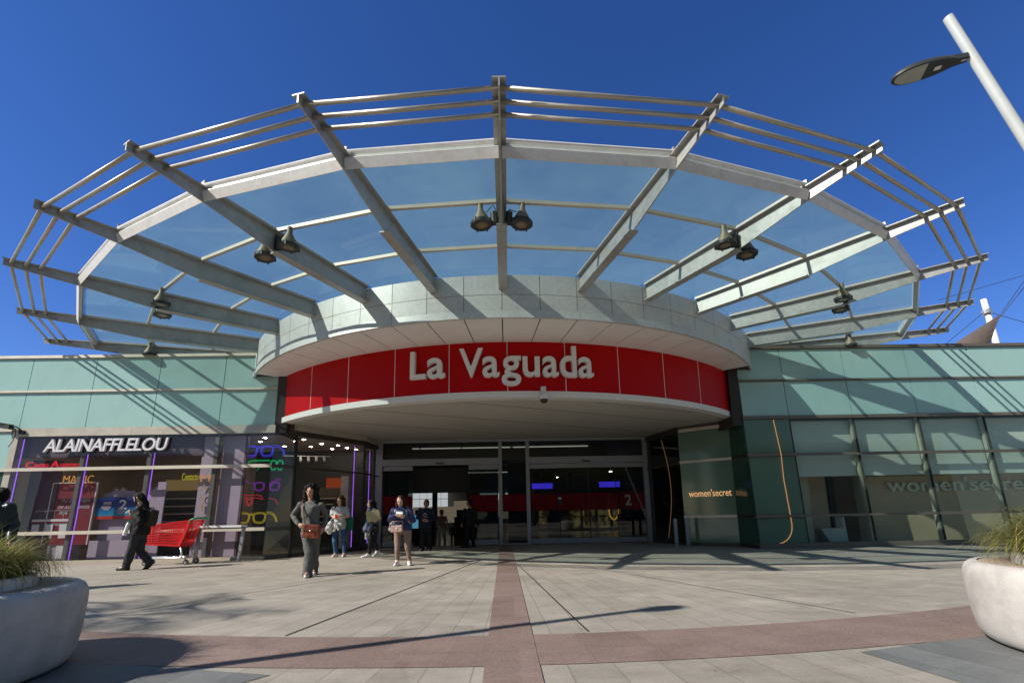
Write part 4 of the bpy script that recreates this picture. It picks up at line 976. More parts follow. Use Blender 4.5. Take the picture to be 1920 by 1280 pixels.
# shopping cart
def shopping_cart(loc, rz):
    t = thing('shopping_cart', loc, 'red plastic shopping cart with green handle parked by the shop window', 'shopping cart', rz=rz)
    m = t.matrix_basis
    L, W_ = 1.08, .58
    T = lambda x, y, z: m @ Vector((x, y, z))
    def lattice(mb, a, b, c, d, nu, nv, w_=.009, skew=0):   # a,b bottom; d,c top
        a, b, c, d = map(Vector, (a, b, c, d)); nrm = (b - a).cross(d - a).normalized()
        P_ = lambda u, v: (a * (1 - u) + b * u) * (1 - v) + (d * (1 - u) + c * u) * v
        for j in range(nv + 1): mb.bar(T(*P_(0, j / nv)), T(*P_(1, j / nv)), .016, .014, up=nrm)
        for i in range(nu + 1): mb.bar(T(*P_(i / nu, 0)), T(*P_(min(1, i / nu + skew), 1)), .013, .011, up=nrm)
        for (p, q) in ((P_(0, 0), P_(1, 0)), (P_(1, 0), P_(1, 1)), (P_(1, 1), P_(0, 1)), (P_(0, 1), P_(0, 0))): mb.bar(T(*p), T(*q), .035, .03, up=nrm)
    f, h = .15, .06   # front narrowing
    z0f, z0r, z1f, z1r = .51, .46, .95, 1.07
    for s in (-1, 1):
        mb = MB(); y0 = s * (W_ / 2 - .05); lattice(mb, (0, s * (W_ / 2 - f), z0f), (L - .2, y0, z0r), (L - .06, s * W_ / 2, z1r), (-.03, s * (W_ / 2 - f + .04), z1f), 22, 8, skew=0)
        mb.build('basket_side', M['cart'], t)
    mb = MB(); lattice(mb, (0, -W_ / 2 + f, z0f), (0, W_ / 2 - f, z0f), (-.03, W_ / 2 - f + .04, z1f), (-.03, -W_ / 2 + f - .04, z1f), 7, 7); mb.build('basket_front', M['cart'], t)
    mb = MB(); lattice(mb, (0, -W_ / 2 + f, z0f), (L - .2, -W_ / 2 + .05, z0r), (L - .2, W_ / 2 - .05, z0r), (0, W_ / 2 - f, z0f), 18, 7); mb.build('basket_floor', M['cart'], t)
    mb = MB(); lattice(mb, (L - .2, -W_ / 2 + .05, z0r), (L - .2, W_ / 2 - .05, z0r), (L - .02, W_ / 2, z1r), (L - .02, -W_ / 2, z1r), 9, 8)
    mb.hexa([T(L - .16, -.12, .62), T(L - .16, .12, .62), T(L - .10, .12, .62), T(L - .10, -.12, .62), T(L - .11, -.16, .82), T(L - .11, .16, .82), T(L - .05, .16, .82), T(L - .05, -.16, .82)])
    mb.build('rear_gate', M['cart'], t)
    mb = MB()
    for s in (-1, 1): mb.bar(T(L - .24, s * (W_ / 2 - .03), .45), T(L + .0, s * (W_ / 2 + .01), 1.10), .05, .06, up=(0, 0, 1))
    mb.hexa([T(L - .52, -.2, .44), T(L - .18, -.23, .43), T(L - .18, .23, .43), T(L - .52, .2, .44), T(L - .52, -.2, .50), T(L - .18, -.23, .51), T(L - .18, .23, .51), T(L - .52, .2, .50)])
    mb.build('rear_frame', M['cart'], t)
    mb = MB(); mb.tube([T(L - .05, -W_ / 2 - .01, 1.0), T(L + .0, -W_ / 2 - .02, 1.09), T(L + .10, -W_ / 2 - .01, 1.13), T(L + .17, -W_ / 2 + .04, 1.13), T(L + .17, W_ / 2 - .04, 1.13), T(L + .10, W_ / 2 + .01, 1.13), T(L, W_ / 2 + .02, 1.09), T(L - .05, W_ / 2 + .01, 1.0)], .026, 10); mb.build('handle', M['green'], t, smooth=True)
    mb = MB()
    for s in (-1, 1): mb.tube([T(.0, s * .17, .17), T(L - .22, s * .24, .17), T(L - .16, s * .24, .20), T(L - .22, s * .235, .45)], .02, 8); mb.tube([T(L - .16, s * .24, .20), T(L - .04, s * .25, .16)], .02, 8)
    mb.tube([T(.0, -.17, .17), T(.0, .17, .17)], .02, 8); mb.tube([T(L - .26, -.24, .17), T(L - .26, .24, .17)], .018, 8)
    mb.build('chassis', M['steel'], t, smooth=True)
    for x, y in ((.04, -.15), (.04, .15), (L - .06, -.25), (L - .06, .25)):
        mb = MB(); mb.tube([T(x, y - .016, .062), T(x, y + .016, .062)], .062, 16); o = mb.build('wheel', M['tyre'], t, angle=40)
        mb = MB(); mb.tube([T(x, y - .019, .062), T(x, y + .019, .062)], .03, 12); mb.build('hub', M['white'], o)
        mb = MB(); 
        for s in (-1, 1): mb.bar(T(x, y + s * .026, .05), T(x - .03, y + s * .02, .16), .03, .005, up=(1, 0, 0))
        mb.build('fork', M['steel'], o)
    return t
shopping_cart((-8.93, 12.02, 0), R(7))

# ---------------------------------------------------------------- planters with grass
def planter(loc, label):
    t = thing('round_planter', loc, label, 'planter', 'round concrete planters')
    c = loc
    prof = [(.0, .012), (.89, .012), (.925, .022), (.95, .045), (.968, .09), (.985, .19), (.998, .33), (1.004, .45), (1.003, .51), (.994, .55), (.978, .58), (.95, .60), (.92, .605), (.90, .605), (.898, .594)]
    MB().lathe(prof, c, 128).build('concrete_ring', M['concrete'], t, angle=50)
    MB().lathe([(.705, .60), (.888, .60), (.888, .585)], c, 96, cap=False).build('seat_ring', M['deck'], t)
    MB().lathe([(.84, .02), (.84, .0)], c, 64, cap=False).build('base_shadow_gap', M['gap'], t)
    MB().lathe([(.62, .59), (.62, .65), (.635, .675), (.66, .68), (.685, .672), (.698, .645), (.70, .59)], c, 96, cap=False).build('inner_ring', M['trim'], t, angle=50)
    MB().lathe([(.0, .65), (.62, .63)], c, 40, cap=False).build('soil', pm('soil', (.05, .035, .025), .9, 0, .3, 8) if 'soil' not in bpy.data.materials else bpy.data.materials['soil'], t)
    return t
pt_ = planter((-4.15, 3.32, 0), 'round pale planter in shade at the left edge of the plaza')
# its second, lower lobe nearer the viewer, placed to widen the planter's cast shadow
MB().lathe([(.0, .012), (.84, .012), (.875, .022), (.90, .045), (.918, .09), (.935, .19), (.948, .33), (.954, .45), (.953, .505), (.944, .545), (.928, .575), (.90, .594), (.87, .598), (.0, .598)], (-3.97, 2.42, 0), 128).build('seat_lobe', M['concrete'], pt_, angle=50)
planter((4.61, 3.30, 0), 'round sunlit pale planter at the right edge of the plaza')
def grass_mat(name, c0, c1):
    m, nt, out = _nt(name); p = N(nt, 'ShaderNodeBsdfPrincipled'); oi = N(nt, 'ShaderNodeNewGeometry')
    cr = N(nt, 'ShaderNodeValToRGB'); cr.color_ramp.elements[0].color = c4(c0); cr.color_ramp.elements[1].color = c4(c1)
    nt.links.new(oi.outputs['Random Per Island'], cr.inputs[0]); nt.links.new(cr.outputs[0], p.inputs[0]); p.inputs['Roughness'].default_value = .55
    tl = N(nt, 'ShaderNodeBsdfTranslucent'); nt.links.new(cr.outputs[0], tl.inputs[0]); mx = N(nt, 'ShaderNodeMixShader'); mx.inputs[0].default_value = .35
    nt.links.new(p.outputs[0], mx.inputs[1]); nt.links.new(tl.outputs[0], mx.inputs[2]); nt.links.new(mx.outputs[0], out.inputs[0]); return m
M['grass'] = grass_mat('grass blades', (.06, .095, .015), (.36, .33, .08))
M['plume'] = grass_mat('dry grass', (.25, .20, .08), (.42, .33, .14))
def grass(loc, n, Lr, spread, label, seed, lean=(0, 0)):
    rnd = random.Random(seed); mb = MB()
    for i in range(n):
        a = rnd.uniform(0, 2 * math.pi); rr = .60 * math.sqrt(rnd.random()); L = rnd.uniform(*Lr)
        b = Vector(loc) + Vector((rr * math.cos(a), rr * math.sin(a), 0)); a2 = a + rnd.gauss(0, .7)
        d = Vector((math.cos(a2) + lean[0], math.sin(a2) + lean[1], 0)); k = rnd.uniform(.3, 1.0) * spread * (.5 + rr / .64)
        side = Vector((-d.y, d.x, 0)).normalized() * rnd.uniform(.0022, .0045)
        pts = []; S_ = 7; pos = b.copy(); ang = R(rnd.uniform(38, 86))
        for s in range(S_ + 1):
            pts.append(pos.copy()); st = L / S_; pos = pos + d.normalized() * st * math.cos(ang) + Vector((0, 0, st * math.sin(ang))); ang -= k * R(22) * (s + 1) / 3.2
        vs = []; 
        for s, p in enumerate(pts): ww = side * (1 - (s / S_) ** 2 * .9); vs += [p - ww, p + ww]
        mb.add(vs, [(2 * s, 2 * s + 1, 2 * s + 3, 2 * s + 2) for s in range(S_)], 1 if rnd.random() < .16 else 0)
    o = mb.build('ornamental_grass', [M['grass'], M['plume']], recenter=True)
    return tag(o, label, 'grass plant', 'fountain grass in the planters')
grass((-4.22, 3.36, .61), 7500, (.30, .60), 1.05, 'shaggy green fountain grass spilling over the left planter', 3)
grass((4.61, 3.30, .62), 7000, (.34, .66), .95, 'sunlit yellow-green fountain grass at the right edge', 5)

# ---------------------------------------------------------------- street lamps (leaning poles)
def street_lamp(base, top, att, head_dir, hl, label):
    t = thing('street_lamp', base, label, 'street lamp', 'leaning street lamps')
    b, tp = Vector(base), Vector(top); d = (tp - b).normalized()
    MB().tube([b, tp - d * .02, tp], [.078, .056, .054], 20).build('pole', M['lamp_pole'], t, angle=40)
    MB().lathe([(0, .02), (.16, .02), (.17, .0)], b, 24).build('base_plate', M['lamp_pole'], t)
    a = b + d * att; h = Vector(head_dir).normalized(); s = h.cross(Vector((0, 0, 1))).normalized(); u = s.cross(h)
    MB().tube([a, a + h * .12], .032, 12).build('arm', M['lamp_pole'], t, smooth=True)
    # luminaire: flat ellipse
    def outline(sc, k=28):
        r = []
        for i in range(k):
            q = 2 * math.pi * i / k; x = hl / 2 * (1 + math.cos(q)); y = hl * .20 * math.sin(q) * (1 - .18 * math.cos(q) * -1)
            r.append((x, y))
        cx = hl / 2; return [(cx + (x - cx) * sc, y * sc) for x, y in r]
    o0 = a + h * .14
    mb = MB(); rings = [(1.0, -.02), (1.0, .01), (.92, .045), (.6, .075), (.15, .085)]; vs = []; k = 28
    for sc, z in rings: vs += [o0 + h * x + s * y + u * z for x, y in outline(sc)]
    fs = [(r * k + i, r * k + (i + 1) % k, (r + 1) * k + (i + 1) % k, (r + 1) * k + i) for r in range(len(rings) - 1) for i in range(k)]
    fs += [tuple(range(k))[::-1], tuple(range((len(rings) - 1) * k, len(rings) * k))]
    mb.add(vs, fs)
    mb.hexa([a + h * .05 + s * y + u * z for y, z in ((-.045, -.03),)] + [a + h * .05 + s * .045 + u * -.03, a + h * .26 + s * .075 + u * -.02, a + h * .26 - s * .075 + u * -.02, a + h * .05 - s * .045 + u * .04, a + h * .05 + s * .045 + u * .04, a + h * .26 + s * .07 + u * .05, a + h * .26 - s * .07 + u * .05])
    mb.build('luminaire', M['lampdk'], t, angle=40)
    mb = MB(); ol = [(x, y) for x, y in outline(.9) if x > hl * .46]
    ol.sort(key=lambda q: math.atan2(q[1], q[0] - hl * .6)); mb.add([o0 + h * x + s * y + u * -.026 for x, y in ol], [tuple(range(len(ol)))]); mb.build('lens', pm('lamp lens', (.40, .41, .36), .25) if 'lamp lens' not in bpy.data.materials else bpy.data.materials['lamp lens'], t)
    mb = MB(); mb.hexa([o0 + h * x + s * y + u * z for z in (-.03, -.024) for x, y in ((hl * .26, -.03), (hl * .36, -.03), (hl * .36, .03), (hl * .26, .03))]); mb.build('type_plate', M['trim'], t)
    return t
street_lamp((9.0, 5.2, 0), (6.24, 5.2, 7.70), 7.51, (-.92, .39, 0), .76, 'white leaning street lamp pole with flat oval head, top right')
street_lamp((-6.0, 2.0, 0), (-5.38, 2.28, 6.2), 5.85, (.93, .30, 0), .62, 'leaning street lamp casting the long shadow across the plaza')

# sail and mast beyond the roof
t = thing('shade_sail', (31, 30, 5), 'brown shade sail with white mast and cables rising behind the right roof', 'shade sail')
mp_ = pm('sail cloth', (.13, .10, .085), .8, 0, .06, .4)
mb = MB(); A, B_, C_ = Vector((35.32, 30, 14.35)), Vector((27.2, 30.0, 9.72)), Vector((33.0, 29.6, 9.7)); vs = []; fs = []; n = 10
for i in range(n + 1):
    for j in range(n + 1 - i):
        u, v = i / n, j / n; p = A * (1 - u - v) + B_ * u + C_ * v; p = p + Vector((0, -1, .0)) * (4 * u * v) + Vector((.9, 0, .0)) * (-4 * v * (1 - u - v)) * .35; vs.append(p)
idx = {}; c = 0
for i in range(n + 1):
    for j in range(n + 1 - i): idx[i, j] = c; c += 1
for i in range(n):
    for j in range(n - i):
        fs.append((idx[i, j], idx[i + 1, j], idx[i, j + 1]))
        if i + j < n - 1: fs.append((idx[i + 1, j], idx[i + 1, j + 1], idx[i, j + 1]))
k0 = len(vs); vs += [p + Vector((0, .03, 0)) for p in vs]; fs += [tuple(i + k0 for i in f)[::-1] for f in fs]
mb.add(vs, fs).build('sail', mp_, t)
mb = MB(); mb.tube([(37.6, 32, 4.0), (36.5, 32, 16.4)], [.22, .18], 14); mb.build('mast', M['trim'], t, smooth=True)
mb = MB(); mb.tube([(36.55, 32, 15.55), (36.57, 32, 15.25)], .32, 14); mb.build('collar', M['steel'], t)
mb = MB()
for a, b in (((35.32, 30, 14.4), (38.7, 30, 18.2)), ((35.42, 30.2, 14.2), (39.0, 30, 18.0)), ((36.4, 32, 15.4), (31.2, 31, 12.0)), ((36.7, 32, 15.4), (44, 34, 14.6)), ((37.2, 36, 18.3), (45.5, 36, 20.6))): mb.tube([a, b], .022, 5)
mb.build('cable', M['lampdk'], t)

# ---------------------------------------------------------------- trees on the plaza behind the viewer (seen in the reflections; the palm throws the feathery shadow)
def palm(loc, h, label, seed):
    rnd = random.Random(seed); t = thing('palm_tree', loc, label, 'palm tree'); b = Vector(loc)
    MB().tube([b + Vector((.03 * math.sin(z), .03 * math.cos(z * 1.3), z)) for z in [h * i / 12 for i in range(13)]], [.22 - .06 * i / 12 for i in range(13)], 12).build('trunk', pm('palm bark', (.12, .09, .06), .9, 0, .3, 8, bump=.4, bscale=30) if 'palm bark' not in bpy.data.materials else bpy.data.materials['palm bark'], t, smooth=True)
    mb = MB(); top = b + Vector((0, 0, h))
    for k in range(17):
        az = rnd.uniform(0, 2 * math.pi); el = rnd.uniform(-.5, 1.25); L = rnd.uniform(1.3, 1.9); d = Vector((math.cos(az), math.sin(az), 0)); pos = top.copy(); ang = el; pts = []
        for s in range(9): pts.append(pos.copy()); pos = pos + (d * math.cos(ang) + Vector((0, 0, math.sin(ang)))) * (L / 8); ang -= .17
        mb.tube(pts, [.018 - .0018 * s for s in range(9)], 4); side = Vector((-d.y, d.x, 0))
        for s in range(2, 9):
            for q in (0, .33, .66):
                if s == 8 and q: continue
                p = pts[s] if s == 8 else pts[s].lerp(pts[s + 1], q)
                for sg in (-1, 1):
                    l = (.42 * math.sin(math.pi * (s + q) / 9.5) + .08); tip = p + side * sg * l + d * l * .55 + Vector((0, 0, -.12 * l + rnd.uniform(-.04, .04)))
                    w_ = d * .016; mb.add([p - w_, p + w_, tip], [(0, 1, 2)])
    mb.build('crown', grass_mat('palm leaf', (.03, .06, .015), (.09, .12, .03)) if 'palm leaf' not in bpy.data.materials else bpy.data.materials['palm leaf'], t)
    return t
palm((-10.75, 3.0, 0), 5.2, 'palm tree left of the viewer throwing the feathery shadow', 4)
def tree(loc, h, r, label, seed):
    rnd = random.Random(seed); t = thing('street_tree', loc, label, 'tree', 'trees on the plaza behind the viewer'); b = Vector(loc); mb = MB()
    mb.tube([b, b + Vector((.05, 0, h * .25)), b + Vector((0, .05, h * .5))], [.2, .15, .11], 10); tips = []
    for k in range(9):
        a = 2 * math.pi * k / 9 + rnd.uniform(-.2, .2); p0 = b + Vector((0, 0, h * rnd.uniform(.36, .5))); p1 = b + Vector((math.cos(a) * r * .6, math.sin(a) * r * .6, h * rnd.uniform(.6, .85))); mb.tube([p0, p0.lerp(p1, .5) + Vector((0, 0, .15)), p1], [.07, .05, .02], 6); tips.append(p1)
    mb.build('trunk', pm('tree bark', (.10, .08, .06), .9, 0, .3, 8) if 'tree bark' not in bpy.data.materials else bpy.data.materials['tree bark'], t, smooth=True)
    mb = MB(); cl = [tp + Vector((rnd.uniform(-.6, .6), rnd.uniform(-.6, .6), rnd.uniform(-.5, .6))) * r * .4 for tp in tips * 5]
    for i in range(5200):
        c = rnd.choice(cl); v = Vector((rnd.gauss(0, 1), rnd.gauss(0, 1), rnd.gauss(0, .8))) * r * .17; p = c + v; s = rnd.uniform(.05, .11)
        q = Vector((rnd.gauss(0, 1), rnd.gauss(0, 1), rnd.gauss(0, 1))).normalized(); e = q.orthogonal().normalized(); mb.add([p - q * s, p + e * s * .5, p + q * s, p - e * s * .5], [(0, 1, 2, 3)])
    mb.build('crown', grass_mat('tree leaf', (.022, .045, .012), (.09, .11, .025)) if 'tree leaf' not in bpy.data.materials else bpy.data.materials['tree leaf'], t)
    return t
for i, (x, y, h, r, lb) in enumerate(((-25, -4, 7.5, 2.8, 'leafy tree mirrored in the purple shop window'), (-21, -9, 8, 3, 'leafy tree mirrored beside the red neon words'), (-30, 1, 7, 2.6, 'leafy tree furthest left of the viewer'), (9.5, -8, 6.5, 2.4, 'leafy tree mirrored in the right hand shop window'), (3.0, -13, 7.5, 2.8, 'leafy tree mirrored in the closed entrance doors'), (-3.5, -15, 7.0, 2.6, 'leafy tree mirrored in the open entrance doors'), (15.5, -6, 6.5, 2.4, 'leafy tree mirrored in the far right windows'), (-12, -16, 8, 3, 'leafy tree behind the viewer on the left side'), (9, -19, 9, 3.4, 'tallest leafy tree far behind the viewer'))):
    tree((x, y, 0), h, r, lb, 20 + i)

# the block across the plaza, behind the viewer: dark in the reflections
t = thing('plaza_building', (0, -34, 0), 'long brown office block across the plaza, mirrored in the glass', 'building')
mb = MB(); mb.box(-60, 60, -46, -34, 0, 15); mb.build('wall', pm('brown block wall', (.10, .085, .07), .8, 0, .2, .3), t)
mb = MB(); mb.box(-60.2, 60.2, -46.2, -33.8, 15.003, 15.4); mb.build('roof', M['galvdark'], t)
for fl in range(4):
    mb = MB()
    for k in range(40): mb.box(-59 + k * 2.95, -57.2 + k * 2.95, -33.99, -33.95, 1.2 + fl * 3.5, 3.2 + fl * 3.5)
    mb.build('window', M['tealdk'], t)
PPL = {
 'grey': ((-3.687, 9.0, 0), {'head': (-0.024, 0, 1.573), 'neck': (-0.034, 0.02, 1.41), 'chest': (-0.016, 0, 1.227), 'pelvis': (0.008, 0.02, 0.806), 'shL': (-0.223, 0.02, 1.323), 'elL': (-0.371, 0.06, 1.123), 'wrL': (-0.197, -0.06, 0.951), 'haL': (-0.094, -0.11, 0.92), 'shR': (0.174, 0.02, 1.315), 'elR': (0.259, 0.12, 1.091), 'wrR': (0.236, 0.02, 0.891), 'haR': (0.221, -0.04, 0.833), 'hiL': (-0.072, 0, 0.758), 'knL': (0.038, -0.1, 0.429), 'anL': (0.045, -0.12, 0.076), 'toL': (0.084, -0.3, 0.041), 'hiR': (0.097, 0.03, 0.754), 'knR': (0.075, 0.08, 0.414), 'anR': (-0.017, 0.3, 0.088), 'toR': (0.041, 0.16, 0.053)}),
 'jeans': ((-4.687, 13.36, 0), {'head': (0.008, 0, 1.538), 'neck': (0.022, 0.02, 1.402), 'chest': (0.037, 0, 1.207), 'pelvis': (0.038, 0, 0.835), 'shL': (-0.156, 0.02, 1.331), 'elL': (-0.178, -0.02, 1.121), 'wrL': (-0.006, -0.2, 1.074), 'haL': (0.055, -0.25, 1.088), 'shR': (0.206, 0.02, 1.323), 'elR': (0.267, 0.0, 1.098), 'wrR': (0.096, -0.2, 1.116), 'haR': (0.021, -0.24, 1.118), 'hiL': (-0.05, 0, 0.792), 'knL': (-0.059, -0.1, 0.444), 'anL': (-0.034, 0, 0.088), 'toL': (-0.048, -0.16, 0.029), 'hiR': (0.145, 0, 0.788), 'knR': (0.17, -0.03, 0.421), 'anR': (0.203, 0, 0.083), 'toR': (0.222, -0.18, 0.039)}),
 'book': ((-3.607, 13.0, 0), {'head': (-0.075, 0, 1.434), 'neck': (-0.026, 0.0, 1.302), 'chest': (-0.006, 0, 1.112), 'pelvis': (0.019, 0, 0.764), 'shL': (-0.104, -0.08, 1.244), 'elL': (-0.103, -0.16, 1.013), 'wrL': (0.024, -0.25, 0.997), 'haL': (0.073, -0.27, 0.982), 'shR': (0.106, 0.06, 1.241), 'elR': (0.192, -0.02, 1.035), 'wrR': (0.102, -0.22, 1.01), 'haR': (0.054, -0.26, 1.04), 'hiL': (-0.03, -0.03, 0.737), 'knL': (-0.043, -0.1, 0.412), 'anL': (-0.076, -0.05, 0.099), 'toL': (-0.146, -0.1, 0.034), 'hiR': (0.065, 0.05, 0.733), 'knR': (0.044, 0, 0.419), 'anR': (0.072, 0.25, 0.158), 'toR': (0.016, 0.2, 0.034)}),
 'taupe': ((-2.241, 10.6, 0), {'head': (-0.094, -0.03, 1.41), 'neck': (-0.078, 0.02, 1.279), 'chest': (-0.082, 0, 1.088), 'pelvis': (-0.04, 0, 0.78), 'shL': (-0.245, 0.02, 1.21), 'elL': (-0.326, -0.02, 0.998), 'wrL': (-0.151, -0.22, 1.09), 'haL': (-0.068, -0.28, 1.111), 'shR': (0.092, 0.02, 1.204), 'elR': (0.2, -0.02, 0.976), 'wrR': (0.061, -0.22, 1.062), 'haR': (-0.021, -0.28, 1.087), 'hiL': (-0.146, 0, 0.724), 'knL': (-0.141, -0.04, 0.388), 'anL': (-0.144, 0, 0.085), 'toL': (-0.15, -0.17, 0.034), 'hiR': (0.069, 0, 0.719), 'knR': (0.081, -0.03, 0.383), 'anR': (0.124, 0.02, 0.077), 'toR': (0.161, -0.16, 0.026)}),
 'dark': ((-2.493, 14.9, 0), {'head': (0.02, -0.02, 1.473), 'neck': (0.015, 0.02, 1.323), 'chest': (0.021, 0, 1.105), 'pelvis': (0.008, 0, 0.739), 'shL': (-0.167, 0.0, 1.259), 'elL': (-0.243, -0.03, 1.026), 'wrL': (-0.078, -0.2, 0.958), 'haL': (-0.004, -0.24, 0.957), 'shR': (0.222, 0, 1.251), 'elR': (0.295, -0.02, 0.999), 'wrR': (0.139, -0.2, 0.921), 'haR': (0.046, -0.24, 0.94), 'hiL': (-0.075, 0, 0.691), 'knL': (-0.08, -0.05, 0.38), 'anL': (-0.101, 0, 0.067), 'toL': (-0.115, -0.2, 0.017), 'hiR': (0.109, 0, 0.687), 'knR': (0.113, 0, 0.374), 'anR': (0.117, 0.1, 0.072), 'toR': (0.146, -0.08, 0.019)}),
 'pink': ((-2.522, 19.0, 0), {'head': (-0.007, 0, 1.206), 'neck': (-0.007, 0.01, 1.078), 'chest': (-0.005, 0, 0.886), 'pelvis': (-0.003, 0, 0.611), 'shL': (-0.157, 0, 1.017), 'elL': (-0.22, 0, 0.848), 'wrL': (-0.188, -0.06, 0.679), 'haL': (-0.164, -0.08, 0.594), 'shR': (0.145, 0, 1.011), 'elR': (0.211, 0, 0.839), 'wrR': (0.215, -0.03, 0.67), 'haR': (0.196, -0.05, 0.586), 'hiL': (-0.089, 0, 0.57), 'knL': (-0.08, -0.05, 0.319), 'anL': (-0.086, 0, 0.065), 'toL': (-0.1, -0.2, 0.013), 'hiR': (0.083, 0, 0.566), 'knR': (0.099, 0.05, 0.311), 'anR': (0.097, 0.25, 0.07), 'toR': (0.118, 0.08, 0.015)}),
 'child': ((-2.084, 19.3, 0), {'head': (-0.001, 0, 0.706), 'neck': (-0.001, 0.0, 0.599), 'chest': (-0.001, 0, 0.513), 'pelvis': (-0.001, 0, 0.341), 'shL': (-0.11, 0, 0.579), 'elL': (-0.153, 0, 0.473), 'wrL': (-0.15, -0.03, 0.366), 'haL': (-0.148, -0.04, 0.324), 'shR': (0.108, 0, 0.575), 'elR': (0.152, 0, 0.467), 'wrR': (0.155, -0.03, 0.36), 'haR': (0.156, -0.04, 0.318), 'hiL': (-0.066, 0, 0.321), 'knL': (-0.062, -0.03, 0.194), 'anL': (-0.065, 0, 0.043), 'toL': (-0.076, -0.1, 0.006), 'hiR': (0.065, 0, 0.318), 'knR': (0.065, 0, 0.19), 'anR': (0.06, 0.05, 0.038), 'toR': (0.07, -0.05, 0.001)}),
 'door': ((-1.224, 16.0, 0), {'head': (0.042, 0, 1.48), 'neck': (0.06, 0.0, 1.316), 'chest': (0.059, 0, 1.1), 'pelvis': (0.057, 0, 0.742), 'shL': (-0.1, -0.05, 1.247), 'elL': (-0.158, -0.02, 1.015), 'wrL': (-0.207, -0.08, 0.802), 'haL': (-0.224, -0.1, 0.714), 'shR': (0.239, 0.05, 1.241), 'elR': (0.274, 0.05, 1.006), 'wrR': (0.257, 0, 0.791), 'haR': (0.258, -0.02, 0.703), 'hiL': (-0.015, 0, 0.69), 'knL': (-0.049, -0.05, 0.373), 'anL': (-0.072, 0, 0.071), 'toL': (-0.14, -0.05, 0.006), 'hiR': (0.148, 0, 0.687), 'knR': (0.146, 0, 0.367), 'anR': (0.174, 0.1, 0.06), 'toR': (0.102, 0.08, -0.008)}),
 'edge': ((-7.845, 7.6, 0), {'head': (-0.248, 0, 1.526), 'neck': (-0.245, 0.0, 1.406), 'chest': (-0.231, 0, 1.219), 'pelvis': (-0.163, 0, 0.8), 'shL': (-0.444, 0, 1.342), 'elL': (-0.509, 0.04, 1.073), 'wrL': (-0.273, -0.1, 0.823), 'haL': (-0.2, -0.14, 0.741), 'shR': (-0.066, 0, 1.335), 'elR': (0.006, 0.04, 1.046), 'wrR': (0.139, -0.1, 0.798), 'haR': (0.177, -0.14, 0.717), 'hiL': (-0.251, 0, 0.736), 'knL': (-0.089, -0.1, 0.398), 'anL': (-0.138, 0, 0.051), 'toL': (0.035, -0.18, 0.025), 'hiR': (-0.061, 0, 0.732), 'knR': (-0.013, 0, 0.387), 'anR': (-0.098, 0.15, 0.045), 'toR': (0.075, -0.02, 0.017)}),
 'walk': ((-8.4, 10.9, 0), {'head': (-0.044, 0, 1.61), 'neck': (0.032, 0.02, 1.45), 'chest': (0.093, 0, 1.254), 'pelvis': (0.072, 0, 0.81), 'shL': (0.139, -0.17, 1.36), 'elL': (0.21, -0.22, 1.074), 'wrL': (0.024, -0.2, 1.219), 'haL': (-0.076, -0.17, 1.269), 'shR': (0.012, 0.17, 1.38), 'elR': (-0.024, 0.18, 1.085), 'wrR': (-0.156, 0.08, 1.199), 'haR': (-0.182, 0.0, 1.236), 'hiL': (0.067, -0.08, 0.766), 'knL': (-0.023, -0.08, 0.414), 'anL': (-0.079, -0.08, 0.09), 'toL': (-0.247, -0.08, 0.024), 'hiR': (0.057, 0.09, 0.759), 'knR': (0.048, 0.09, 0.412), 'anR': (0.291, 0.09, 0.17), 'toR': (0.224, 0.09, 0.018)}),
}
# ---------------------------------------------------------------- people
def V3(t): return Vector(t)
def loft(mb, cs, lat, fwd, wd, n=18, p=2.3):
    vs = []; k = len(cs)
    for c, (w_, d_) in zip(cs, wd):
        for j in range(n):
            a = 2 * math.pi * j / n; cx, sy = math.cos(a), math.sin(a)
            x = abs(cx) ** (2 / p) * (1 if cx > 0 else -1); y = abs(sy) ** (2 / p) * (1 if sy > 0 else -1)
            vs.append(Vector(c) + lat * x * w_ + fwd * y * d_)
    fs = [(i * n + j, i * n + (j + 1) % n, (i + 1) * n + (j + 1) % n, (i + 1) * n + j) for i in range(k - 1) for j in range(n)]
    fs += [tuple(range(n))[::-1], tuple(range((k - 1) * n, k * n))]
    return mb.add(vs, fs)

def torso(mb, J, lat, fwd, g=0.0, s=1.0, z_low=None, hip=1.0, chest=1.0, belly=0.0):
    pe, ch, nk = J['pelvis'], J['chest'], J['neck']; sh = (J['shL'] + J['shR']) / 2; up = Vector((0, 0, 1))
    cs = []; wd = []
    def a(c, w_, d_): cs.append(c); wd.append((w_ * s + g, d_ * s + g))
    low = pe - up * .09 * s
    if z_low is not None: a(pe + up * z_low * s, .165 * hip, .12)
    else: a(low, .12 * hip, .095); a(pe - up * .03 * s, .16 * hip, .118)
    a(pe.lerp(ch, .22), .155 * hip, .115 + belly * .6)
    a(pe.lerp(ch, .55), .132 * chest, .103 + belly)
    a(pe.lerp(ch, .85) , .15 * chest, .117 + belly * .4)
    a(ch.lerp(sh, .35), .162 * chest, .122)
    a(ch.lerp(sh, .8), .168 * chest, .10)
    a(sh + up * .030 * s, .120 * chest, .072)
    a(sh.lerp(nk, .2) + up * .048 * s, .080, .062)
    return loft(mb, cs, lat, fwd, wd)

